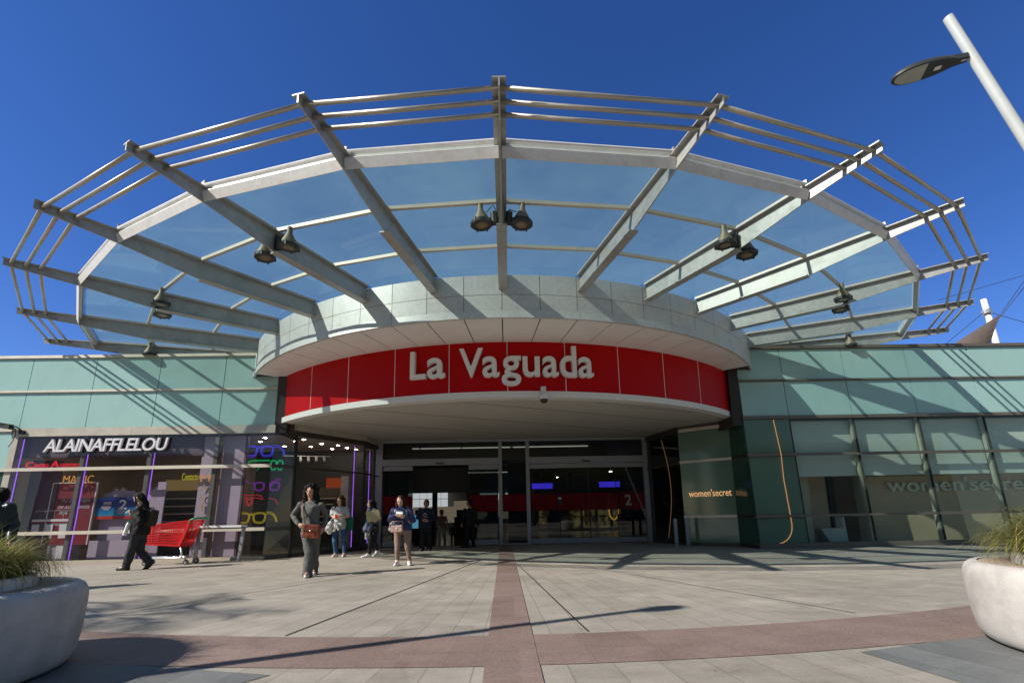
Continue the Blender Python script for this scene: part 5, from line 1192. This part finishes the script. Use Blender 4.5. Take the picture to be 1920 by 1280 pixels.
def hand(mb, w_, h_, nrm, s, curl=.8, thumb=1):
    d = (h_ - w_); d = d.normalized() if d.length > 1e-4 else Vector((0, 0, -1))
    n_ = (nrm - d * nrm.dot(d)); n_ = n_.normalized() if n_.length > 1e-3 else d.orthogonal().normalized(); l = d.cross(n_)
    rot = Matrix((l, n_, d)).transposed()
    mb.ell(w_ + d * .05 * s, (.042 * s, .019 * s, .055 * s), 12, 8, rot)
    mb.cap(w_ - d * .01, w_ + d * .03 * s, .024 * s, .026 * s, 8)
    for k, (o, L) in enumerate(((-.032, .062), (-.011, .074), (.011, .070), (.031, .055))):
        b = w_ + d * .088 * s + l * o * s; a1 = curl * .5; e1 = b + (d * math.cos(a1) + n_ * math.sin(a1)) * L * .52 * s
        a2 = curl * 1.4; e2 = e1 + (d * math.cos(a2) + n_ * math.sin(a2)) * L * .5 * s
        mb.cap(b, e1, .0098 * s, .009 * s, 8); mb.cap(e1, e2, .009 * s, .0078 * s, 8)
    b = w_ + d * .035 * s - l * .036 * s * thumb; e1 = b + (d * .7 - l * thumb * .6 + n_ * .35).normalized() * .036 * s; e2 = e1 + (d * .9 - l * thumb * .15 + n_ * .4).normalized() * .03 * s
    mb.cap(b, e1, .0125 * s, .0105 * s, 8); mb.cap(e1, e2, .0105 * s, .0085 * s, 8)

def cmat(name, col, rough=.85, bump=.25, bscale=180, var=.10, dirt=None):
    if name in bpy.data.materials: return bpy.data.materials[name]
    return pm(name, col, rough, 0, var, 14, bump=bump, bscale=bscale, spec=.25, dirt=dirt)
SKIN = {'a': pm('skin warm', (.50, .28, .19), .5, 0, .06, 20, spec=.4), 'b': pm('skin light', (.60, .38, .285), .5, 0, .06, 20, spec=.4), 'c': pm('skin deep', (.34, .19, .125), .5, 0, .06, 20, spec=.4)}
M['lips'] = pm('lips', (.32, .08, .07), .45); M['eye'] = pm('eye', (.02, .015, .012), .2)
HAIR = {'black': pm('hair black', (.008, .0065, .006), .62, 0, .5, 60, bump=.8, bscale=220, spec=.2), 'brown': pm('hair brown', (.055, .024, .012), .6, 0, .5, 60, bump=.8, bscale=220, spec=.2), 'dark': pm('hair dark brown', (.028, .014, .009), .6, 0, .5, 60, bump=.8, bscale=220, spec=.2)}

def person(key, label, st):
    base, Jr = PPL[key]; s = st.get('s', 1.0)
    t = thing('person', base, label, 'person')
    o0 = Vector(base); J = {k: V3(v) + o0 for k, v in Jr.items()}
    f = Vector((*st.get('face', (0, -1)), 0)).normalized(); lat = Vector((-f.y, f.x, 0)) * -1   # lateral, roughly image right
    if lat.x < 0 and abs(f.y) > .5: lat = -lat
    hf = Vector((*st.get('hface', st.get('face', (0, -1))), 0)).normalized(); pit = R(st.get('pitch', 0))
    hd = (hf * math.cos(pit) + Vector((0, 0, math.sin(pit)))).normalized(); hl = hd.cross(Vector((0, 0, 1))).normalized(); hu = hl.cross(hd)
    rot = Matrix((hl, hd, hu)).transposed(); c = J['head']
    # ---- body
    mb = MB(); torso(mb, J, lat, f, -.006, s, hip=st.get('hip', 1))
    hs = s if s < .9 else 1.0
    mb.ell(c + hu * .014 * hs - hd * .008 * hs, (.074 * hs, .095 * hs, .104 * hs), 22, 16, rot)
    mb.ell(c - hu * .050 * hs + hd * .026 * hs, (.055 * hs, .062 * hs, .062 * hs), 16, 12, rot)
    mb.cap(c + hd * .084 * hs + hu * .012 * hs, c + hd * .102 * hs - hu * .026 * hs, .009 * hs, .0145 * hs, 8)
    mb.ell(c + hd * .080 * hs - hu * .058 * hs, (.024 * hs, .014 * hs, .012 * hs), 10, 8, rot)
    for q in (-1, 1):
        mb.ell(c + hl * q * .076 * hs - hd * .012 * hs - hu * .006 * hs, (.010 * hs, .02 * hs, .03 * hs), 8, 8, rot)
        mb.ell(c + hl * q * .040 * hs + hd * .062 * hs - hu * .020 * hs, (.022 * hs, .02 * hs, .024 * hs), 8, 8, rot)
        mb.ell(c + hl * q * .030 * hs + hd * .082 * hs + hu * .026 * hs, (.022 * hs, .010 * hs, .007 * hs), 8, 8, rot)
    mb.cap(J['neck'] - Vector((0, 0, .03)), c - hu * .05 * hs - hd * .015, .056 * s, .052 * s, 12)
    for q in 'LR':
        sh, el, wr, ha, hi, kn, an, to = (J[k + q] for k in ('sh', 'el', 'wr', 'ha', 'hi', 'kn', 'an', 'to'))
        mb.cap(sh, el, .047 * s, .037 * s); mb.cap(el, wr, .037 * s, .024 * s)
        hand(mb, wr, ha, st.get('palm', f * -1 + Vector((0, 0, .2))), s, st.get('curl', .9), 1 if q == 'L' else -1)
        mb.cap(hi, kn, .078 * s, .05 * s); mb.cap(kn, an, .05 * s, .034 * s); mb.cap(an, to + Vector((0, 0, .01)), .036 * s, .028 * s)
    b = remesh(mb, .0085 if s > .9 else .007, 2); b.build('body', SKIN[st.get('skin', 'a')], t, smooth=True)
    for q in (-1, 1):
        MB().ell(c + hl * q * .031 * hs + hd * .0865 * hs + hu * .008 * hs, (.013 * hs, .008 * hs, .0065 * hs), 10, 8, rot).build('eye', M['eye'], t, smooth=True)
    MB().ell(c + hd * .0925 * hs - hu * .056 * hs, (.021 * hs, .006 * hs, .006 * hs), 12, 8, rot).build('mouth', M['lips'], t, smooth=True)
    # ---- trousers
    mb = MB(); th, kn_, an_ = st.get('legs', (.092, .066, .06)); pe = J['pelvis']; up = Vector((0, 0, 1))
    loft(mb, [pe - up * .10 * s, pe - up * .02 * s, pe + up * .10 * s, pe.lerp(J['chest'], .42)], lat, f, [((.135 * st.get('hip', 1)) * s, .11 * s), ((.176 * st.get('hip', 1)) * s, .134 * s), (.165 * s, .122 * s), (.143 * s, .11 * s)])
    for q in 'LR':
        hi, kn, an = J['hi' + q], J['kn' + q], J['an' + q]; d = (an - kn).normalized()
        mb.cap(hi + up * .02, kn, th * s, kn_ * s, 14); e = an + d * st.get('hem', .03)
        mb.tube([kn + (kn - an).normalized() * kn_ * .3, kn, kn.lerp(e, .5), e], [kn_ * s * .9, kn_ * s, (kn_ + an_) / 2 * s, an_ * s], 14); mb.cap(kn, kn.lerp(e, .2), kn_ * s, kn_ * .98 * s, 12)
    b = wrinkle(remesh(mb, .013 if s > .9 else .01, 3), st.get('wr', .012), 9, (1, 1, .6)); b.build('trousers', st['tmat'], t, smooth=True)
    # ---- top
    mb = MB(); torso(mb, J, lat, f, st.get('fit', .014), s, z_low=st.get('low', -.02), hip=st.get('hip', 1), chest=st.get('chest', 1), belly=st.get('belly', 0))
    sl, sr = st.get('sleeve', (.060, .046))
    for q in 'LR':
        sh, el, wr = J['sh' + q], J['el' + q], J['wr' + q]
        mb.ell(sh, (.066 * s, .066 * s, .064 * s), 12, 10)
        if st.get('short'): mb.cap(sh, sh.lerp(el, .72), sl * s * 1.02, sl * s * 1.0, 12)
        else: mb.cap(sh, el, sl * s, sl * .9 * s, 12); mb.cap(el, el.lerp(wr, .93), sl * .9 * s, sr * s, 12)
    if st.get('collar'): mb.cap(J['neck'] - up * .06, J['neck'] - up * .015, .080 * s, .070 * s, 14)
    if st.get('hood'): mb.ell(J['neck'] - f * .09 - up * .03, (.11, .07, .07), 14, 10)
    b = wrinkle(remesh(mb, .013 if s > .9 else .009, 3), st.get('wr', .012) * .9, 10, (1, 1, .8)); b.build(st.get('topname', 'top'), st['omat'], t, smooth=True)
    # ---- shoes
    for q in 'LR':
        an, to = J['an' + q], J['to' + q]; d = to - an; dz = d.copy(); dz.z = 0; dz = dz.normalized(); he = an - dz * .045 * s + Vector((0, 0, -.055 * s)); 
        flat = abs(an.z - to.z) < .075
        if flat: he.z = max(he.z, o0.z + .028); to = Vector((to.x, to.y, o0.z + .028))
        mb = MB(); fwd_ = (to - he).normalized(); tip = he + fwd_ * .235 * s
        mb.cap(he, he.lerp(tip, .55), .040 * s, .046 * s, 12); mb.cap(he.lerp(tip, .55), tip, .046 * s, .034 * s, 12); mb.cap(an + Vector((0, 0, .012 * s)), he.lerp(tip, .22), .050 * s, .050 * s, 12); mb.cap(an, he.lerp(tip, .55), .046 * s, .042 * s, 12)
        b = remesh(mb, .008, 3)
        if flat:
            for i, v in enumerate(b.v):
                if v.z < o0.z + .004: b.v[i] = Vector((v.x, v.y, o0.z + .002))
        b.build('shoe', st['smat'], t, smooth=True)
    # ---- hair
    mb = MB(); hh = st.get('hair', 'long'); rnd = random.Random(hash(key) % 97 if False else len(key) * 7 + ord(key[0]))
    mb.ell(c + hu * .030 * hs - hd * .022 * hs, (.084 * hs, .098 * hs, .100 * hs), 20, 14, rot)
    mb.ell(c - hu * .02 * hs - hd * .055 * hs, (.076 * hs, .06 * hs, .09 * hs), 16, 12, rot)
    nk = J['neck']
    if hh in ('long', 'vlong'):
        dn = .25 if hh == 'long' else .36
        for q in (-1, 1):
            p0 = c + hl * q * .078 + hu * .03 + hd * .01; p1 = c + hl * q * .092 - hu * .07 + hd * .0; p2 = nk + hl * q * .098 + hd * (.045 if hh == 'vlong' else .02) - Vector((0, 0, dn - .14))
            mb.cap(p0, p1, .030, .034, 10); mb.cap(p1, p2, .034, .026, 10)
        mb.cap(c - hd * .07, nk - hd * .085 - Vector((0, 0, dn - .12)), .075, .055, 12)
    elif hh == 'curly':
        for i in range(46):
            a = rnd.uniform(0, 2 * math.pi); e = rnd.uniform(-.95, 1.0); v = hl * math.cos(a) * .125 + hd * (math.sin(a) * .105 - .045)
            if v.dot(hd) > .02 and e < .72: continue
            zz = e * .13 - (.045 if e < 0 else 0); mb.ell(c + v * (1 - .35 * max(0, e)) + hu * zz, (.042, .042, .046), 8, 6)
        for q in (-1, 1):
            for k in range(5): mb.ell(c + hl * q * (.098 + .02 * (k % 2)) + hd * (.01 - .02 * (k % 2)) - hu * (.02 + .045 * k), (.040, .042, .044), 8, 6)
    elif hh == 'tail':
        mb.cap(c - hd * .08 + hu * .0, nk - hd * .11 - Vector((0, 0, .02)), .062, .05, 12); mb.cap(nk - hd * .11, nk - hd * .13 - Vector((0, 0, .22)), .05, .03, 12)
        for q in (-1, 1): mb.cap(c + hl * q * .075 + hd * .02 + hu * .03, c + hl * q * .07 + hd * .045 - hu * .12, .020, .014, 8)
    hb = remesh(mb, .009, 1)
    amp, sc = (.020, 26) if hh == 'curly' else (.010, 22)
    wrinkle(hb, amp, sc, (1, 1, 1 if hh == 'curly' else .35)).build('hair', HAIR[st.get('hcol', 'black')], t, smooth=True)
    return t, J, f, lat

white_shoe = cmat('white shoe', (.72, .70, .67), .6, .05); black_shoe = cmat('black shoe', (.02, .018, .017), .5, .05)
P = {}
P['grey'] = person('grey', 'woman with black curly hair in a grey ribbed outfit walking towards the viewer', dict(skin='a', hair='curly', hcol='black', legs=(.090, .078, .092), hem=.07, omat=cmat('grey rib knit', (.125, .127, .122), bump=.5, bscale=260), tmat=cmat('grey rib trousers', (.112, .114, .110), bump=.5, bscale=260), smat=white_shoe, sleeve=(.054, .042), low=-.06, wr=.014))
P['jeans'] = person('jeans', 'smiling woman with brown wavy hair in a pale tee and blue jeans', dict(skin='b', hair='curly', hcol='brown', short=True, omat=cmat('pale striped tee', (.42, .43, .44)), tmat=cmat('blue denim', (.035, .085, .18), dirt=((.13, .21, .33), .6, 6)), smat=white_shoe, low=-.08, fit=.024, wr=.016, sleeve=(.075, .06)))
P['book'] = person('book', 'woman with long black hair in a grey top carrying a yellowish folder', dict(skin='b', hair='vlong', hcol='black', face=(-.75, -.65), hface=(-.95, -.3), omat=cmat('dark grey top', (.13, .13, .135)), tmat=cmat('black trousers', (.022, .022, .026)), smat=white_shoe, legs=(.085, .058, .048)))
P['taupe'] = person('taupe', 'woman in navy sweatshirt and taupe leggings looking down at her phone', dict(skin='b', hair='vlong', hcol='dark', pitch=-22, hface=(-.1, -1), omat=cmat('navy sweatshirt', (.040, .050, .125)), tmat=cmat('taupe leggings', (.25, .175, .14), .7), smat=white_shoe, legs=(.095, .062, .045), hem=.01, fit=.03, low=-.02, sleeve=(.07, .052), hip=1.08, wr=.008, collar=True))
P['dark'] = person('dark', 'person with short dark hair in a dark printed sweatshirt stepping out of the doors', dict(skin='c', hair='short', hcol='black', hface=(-.4, -1), pitch=4, omat=cmat('dark navy sweatshirt', (.022, .026, .048)), tmat=cmat('black loose trousers', (.014, .014, .016)), smat=black_shoe, legs=(.1, .085, .08), fit=.035, sleeve=(.075, .055)))
P['pink'] = person('pink', 'person in pink top and pale trousers walking inside the hall', dict(skin='c', hair='short', hcol='black', omat=cmat('dusty pink top', (.34, .17, .15)), tmat=cmat('pale trousers', (.50, .45, .38)), smat=white_shoe, short=True, s=.92))
P['child'] = person('child', 'small child in dark clothes standing inside the hall', dict(skin='c', hair='short', hcol='black', omat=cmat('dark child top', (.04, .04, .035)), tmat=cmat('dark child trousers', (.03, .03, .03)), smat=black_shoe, s=.6, low=0.0))
P['door'] = person('door', 'person in black seen as a silhouette at the edge of the open door', dict(skin='c', hair='short', hcol='black', face=(-.9, .45), omat=cmat('black shirt', (.015, .015, .017)), tmat=cmat('black jeans', (.014, .014, .016)), smat=black_shoe))
P['edge'] = person('edge', 'person in a dark green-black jacket cut off at the left edge of the photo', dict(skin='a', hair='short', hcol='black', face=(-.9, -.4), omat=cmat('dark green jacket', (.018, .032, .032), .35, .1), tmat=cmat('dark trousers', (.02, .02, .022)), smat=black_shoe, fit=.04, sleeve=(.08, .06), topname='jacket', collar=True, low=-.05))
P['walk'] = person('walk', 'woman in black padded jacket and charcoal trousers reading her phone while walking', dict(skin='b', hair='tail', hcol='black', face=(-1, 0), hface=(-1, -.12), pitch=-22, omat=cmat('black padded jacket', (.012, .012, .014), .7), tmat=cmat('charcoal trousers', (.036, .037, .042)), smat=black_shoe, legs=(.108, .085, .078), hem=.05, fit=.035, sleeve=(.078, .06), hip=1.05, belly=.03, low=-.04, topname='jacket', collar=True, wr=.018))

# ---- things they carry
def slab(mb, c, ax, ay, az): 
    c, ax, ay, az = map(Vector, (c, ax, ay, az)); return mb.hexa([c - ax - ay - az, c + ax - ay - az, c + ax + ay - az, c - ax + ay - az, c - ax - ay + az, c + ax - ay + az, c + ax + ay + az, c - ax + ay + az])
def soft(name, mat, parent, parts, voxel=.009, amp=.008, sc=14, smooth_it=3):
    mb = MB()
    for p in parts: mb.ell(*p) if len(p) == 2 else mb.cap(*p)
    return wrinkle(remesh(mb, voxel, smooth_it), amp, sc).build(name, mat, parent, smooth=True)
def box_soft(name, mat, parent, c, h, rz=0, tilt=0, amp=.008, taper=1.0, voxel=.01):
    mb = MB(); m = Matrix.Translation(c) @ Matrix.Rotation(rz, 4, 'Z') @ Matrix.Rotation(tilt, 4, 'Y')
    p = [Vector((x * h[0] * (taper if z > 0 else 1), y * h[1], z * h[2])) for z in (-1, 1) for x, y in ((-1, -1), (1, -1), (1, 1), (-1, 1))]
    mb.hexa([m @ q for q in p]); return wrinkle(remesh(mb, voxel, 5), amp, 12).build(name, mat, parent, smooth=True)
leather = cmat('brown leather', (.20, .055, .028), .45, .3, 60)
t, J, f, lat = P['grey']; q = Vector((J['pelvis'].x + .10, J['pelvis'].y - .20, J['pelvis'].z + .02))
hb = thing('shoulder_bag', (q.x, q.y, q.z - .13), 'brown leather cross-body bag on the woman in grey', 'bag')
box_soft('bag_body', leather, hb, q, (.155, .055, .125), R(4), R(6), .006, .88)
box_soft('flap', cmat('dark brown leather', (.15, .042, .022), .45, .3, 60), hb, q + Vector((0, -.045, .06)), (.15, .025, .065), R(4), R(6), .004, .9)
MB().tube([q + Vector((-.13, .0, .11)), J['chest'] + Vector((-.07, -.15, -.02)), J['shL'] + Vector((.075, -.085, .07)), J['shL'] + Vector((.08, .06, .075))], .018, 8, squash=.3).build('strap', cmat('pale strap', (.33, .16, .11), .6), hb, smooth=True)
MB().ell(q + Vector((0, -.085, .01)), (.022, .008, .014)).build('clasp', M['steel'], hb, smooth=True)

t, J, f, lat = P['jeans']; q = J['wrL'] + Vector((-.20, .02, -.22))
hb = thing('carrier_bag', (q.x, q.y, q.z - .2), 'white plastic carrier bag hanging from the arm of the woman in jeans', 'bag')
soft('bag_body', cmat('white plastic film', (.66, .66, .64), .4, .1), hb, [(q + Vector((.06, 0, .12)), q + Vector((-.02, 0, -.10)), .045, .085), (q + Vector((.02, 0, .05)), q + Vector((.04, 0, -.16)), .05, .07)], .01, .02, 12)
MB().tube([q + Vector((.05, 0, .15)), q + Vector((.13, -.02, .22)), J['wrL'] + Vector((-.01, 0, -.02))], [.02, .012, .012], 8).build('handle', bpy.data.materials['white plastic film'], hb, smooth=True)
q = J['hiR'] + Vector((.13, .12, .10))
hb = thing('tote_bag', (q.x, q.y, q.z - .2), 'green cloth bag behind the hip of the woman in jeans', 'bag')
box_soft('bag_body', cmat('green cloth', (.02, .13, .085)), hb, q, (.11, .05, .17), 0, 0, .012)
MB().tube([q + Vector((-.05, 0, .16)), J['shR'] + Vector((.04, .05, .07)), q + Vector((.06, 0, .16))], .012, 6).build('strap', bpy.data.materials['green cloth'], hb, smooth=True)
q = J['pelvis'] + Vector((-.02, -.17, -.02))
hb = thing('jumper', (q.x, q.y, q.z - .15), 'white jumper knotted at the waist of the woman in jeans', 'garment')
soft('cloth', cmat('white jersey', (.68, .67, .65)), hb, [(q + Vector((-.12, .03, .1)), q + Vector((.1, .03, .07)), .045, .04), (q + Vector((-.03, 0, .06)), q + Vector((-.07, 0, -.10)), .045, .035), (q + Vector((.0, 0, .05)), q + Vector((.05, .0, -.08)), .04, .03)], .01, .012, 16)
o = MB(); o = slab(o, J['haL'] + Vector((-.02, -.05, .02)), (.035, 0, 0), (0, .006, 0), (0, 0, .05)).build('phone', cmat('red phone case', (.45, .02, .02), .4, 0)); tag(o, 'red item held in the crossed hands of the woman in jeans', 'phone')

t, J, f, lat = P['book']; q = (J['haL'] + J['haR']) / 2 + Vector((.02, -.05, .09))
bk = thing('folder', (q.x, q.y, q.z - .15), 'thick yellowish folder held by the black haired woman', 'folder')
mb = MB(); slab(mb, q, Vector((.165, .03, .035)), Vector((.0, .035, 0)), Vector((-.03, 0, .135))).build('cover', cmat('yellow card', (.42, .36, .19), .7, .05), bk)
mb = MB(); slab(mb, q + Vector((.004, -.002, -.003)), Vector((.167, .03, .035)) * 1.004, Vector((0, .028, 0)), Vector((-.03, 0, .130))).build('pages', cmat('paper', (.6, .57, .5), .8, .05), bk)
q = J['wrL'] + Vector((-.09, .0, -.16))
hb = thing('denim_jacket', (q.x, q.y, q.z - .3), 'folded denim jacket hanging over the arm of the black haired woman', 'garment')
soft('cloth', cmat('denim jacket', (.09, .115, .165)), hb, [(q + Vector((.03, 0, .12)), q + Vector((-.06, 0, -.10)), .085, .085), (q + Vector((.08, 0, .10)), q + Vector((.02, 0, -.13)), .06, .07)], .011, .02, 14)
soft('lining', cmat('white lining', (.55, .55, .56)), hb, [(q + Vector((-.04, .0, -.12)), q + Vector((-.05, .0, -.33)), .045, .03), (q + Vector((.02, .02, -.1)), q + Vector((.03, .02, -.24)), .035, .02)], .01, .012, 14)

t, J, f, lat = P['taupe']; q = (J['haL'] + J['haR']) / 2
o = slab(MB(), q + Vector((.0, -.07, .045)), (.075, 0, 0), Vector((0, .03, .03)) * .9, Vector((0, -.004, .004))).build('phone', M['white']); tag(o, 'white phone held by the woman in taupe leggings', 'phone')
q = J['chest'] + Vector((-.07, .24, -.10))
hb = thing('backpack', (q.x, q.y, q.z - .25), 'pale backpack on the woman in taupe leggings', 'backpack')
box_soft('bag_body', cmat('pale canvas', (.50, .47, .46)), hb, q + Vector((-.06, 0, -.02)), (.165, .11, .235), 0, R(4), .014, .8)
for sx, k in ((.05, 'shL'), (-.05, 'shR')):
    MB().tube([J[k] + Vector((sx, .16, -.05)), J[k] + Vector((sx, .03, .085)), J[k] + Vector((sx, -.11, -.02)), J[k] + Vector((sx * .4, -.13, -.18)), J[k] + Vector((-sx * .6, -.02, -.3))], .020, 8, squash=.4).build('strap', bpy.data.materials['pale canvas'], hb, smooth=True)
q = J['pelvis'] + Vector((-.08, -.19, .02))
hb = thing('handbag', (q.x, q.y, q.z - .1), 'small pink handbag at the hip of the woman in taupe leggings', 'bag')
box_soft('bag_body', cmat('pink leather', (.46, .31, .27), .5, .1), hb, q, (.13, .05, .075), R(-4), R(-3), .006, .92)
MB().tube([q + Vector((-.11, 0, .06)), q + Vector((-.12, 0, .16)), q + Vector((.12, .0, .16)), q + Vector((.11, 0, .05))], .008, 6).build('strap', bpy.data.materials['pink leather'], hb, smooth=True)
MB().ell(q + Vector((.0, -.055, .0)), (.02, .008, .02)).build('clasp', M['steel'], hb, smooth=True)

t, J, f, lat = P['dark']
q = J['chest']; mb = MB()
for x, z, a in ((-.04, .03, .5), (.0, .05, -.5), (.03, .01, .6), (-.05, -.03, -.4), (.0, -.05, .5), (.045, -.06, -.6)):
    mb.bar(q + Vector((x - .03 * math.cos(a), -.182, z - .03 * math.sin(a))), q + Vector((x + .03 * math.cos(a), -.182, z + .03 * math.sin(a))), .012, .012)
mb.build('print', cmat('white print', (.6, .6, .6), .8, 0), t)

t, J, f, lat = P['walk']
o = slab(MB(), J['haL'] + Vector((-.06, .04, .035)), (.045, 0, .035), (0, .035, 0), Vector((-.004, 0, .005))).build('phone', M['white']); tag(o, 'pale phone in the hands of the walking woman in black', 'phone')
q = J['chest'] + Vector((.19, .02, -.10))
hb = thing('backpack', (q.x, q.y, q.z - .25), 'dark olive backpack on the walking woman in black', 'backpack')
box_soft('bag_body', cmat('olive black nylon', (.028, .030, .022), .6), hb, q, (.07, .13, .18), 0, R(10), .016, .75)
for k in 'LR': MB().tube([J['sh' + k] + Vector((.12, 0, -.02)), J['sh' + k] + Vector((.0, 0, .085)), J['sh' + k] + Vector((-.10, 0, -.05)), J['sh' + k] + Vector((-.06, 0, -.25))], .022, 8, squash=.4).build('strap', cmat('grey strap', (.16, .16, .13)), hb, smooth=True)
q = J['pelvis'] + Vector((-.16, -.18, .12))
hb = thing('water_bottle', (q.x, q.y, q.z - .15), 'white bottle with green cap carried by the walking woman in black', 'bottle')
m_ = Matrix.Rotation(R(14), 4, 'Y'); mb = MB(); mb.lathe([(.0, -.17), (.038, -.165), (.04, -.15), (.04, .08), (.03, .12), (.02, .13)], q, 18, mat=m_); mb.build('bottle_body', M['white'], hb, smooth=True)
mb = MB(); mb.lathe([(.022, .128), (.026, .13), (.026, .165), (.0, .17)], q, 16, mat=m_); mb.build('cap', M['green'], hb)
hd = J['head']; mb = MB()
for s_ in (-1, 1): mb.tube([hd + Vector((-.088 - .004 * math.cos(a) , s_ * .032 + .022 * math.cos(a), .0 + .018 * math.sin(a))) for a in [2 * math.pi * k / 12 for k in range(12)]], .003, 5, closed=True)
for s_ in (-1, 1): mb.tube([hd + Vector((-.085, s_ * .054, .005)), hd + Vector((.01, s_ * .078, .02))], .003, 5)
gl = mb.build('glasses', M['steel']); tag(gl, 'thin framed glasses worn by the walking woman in black', 'glasses')
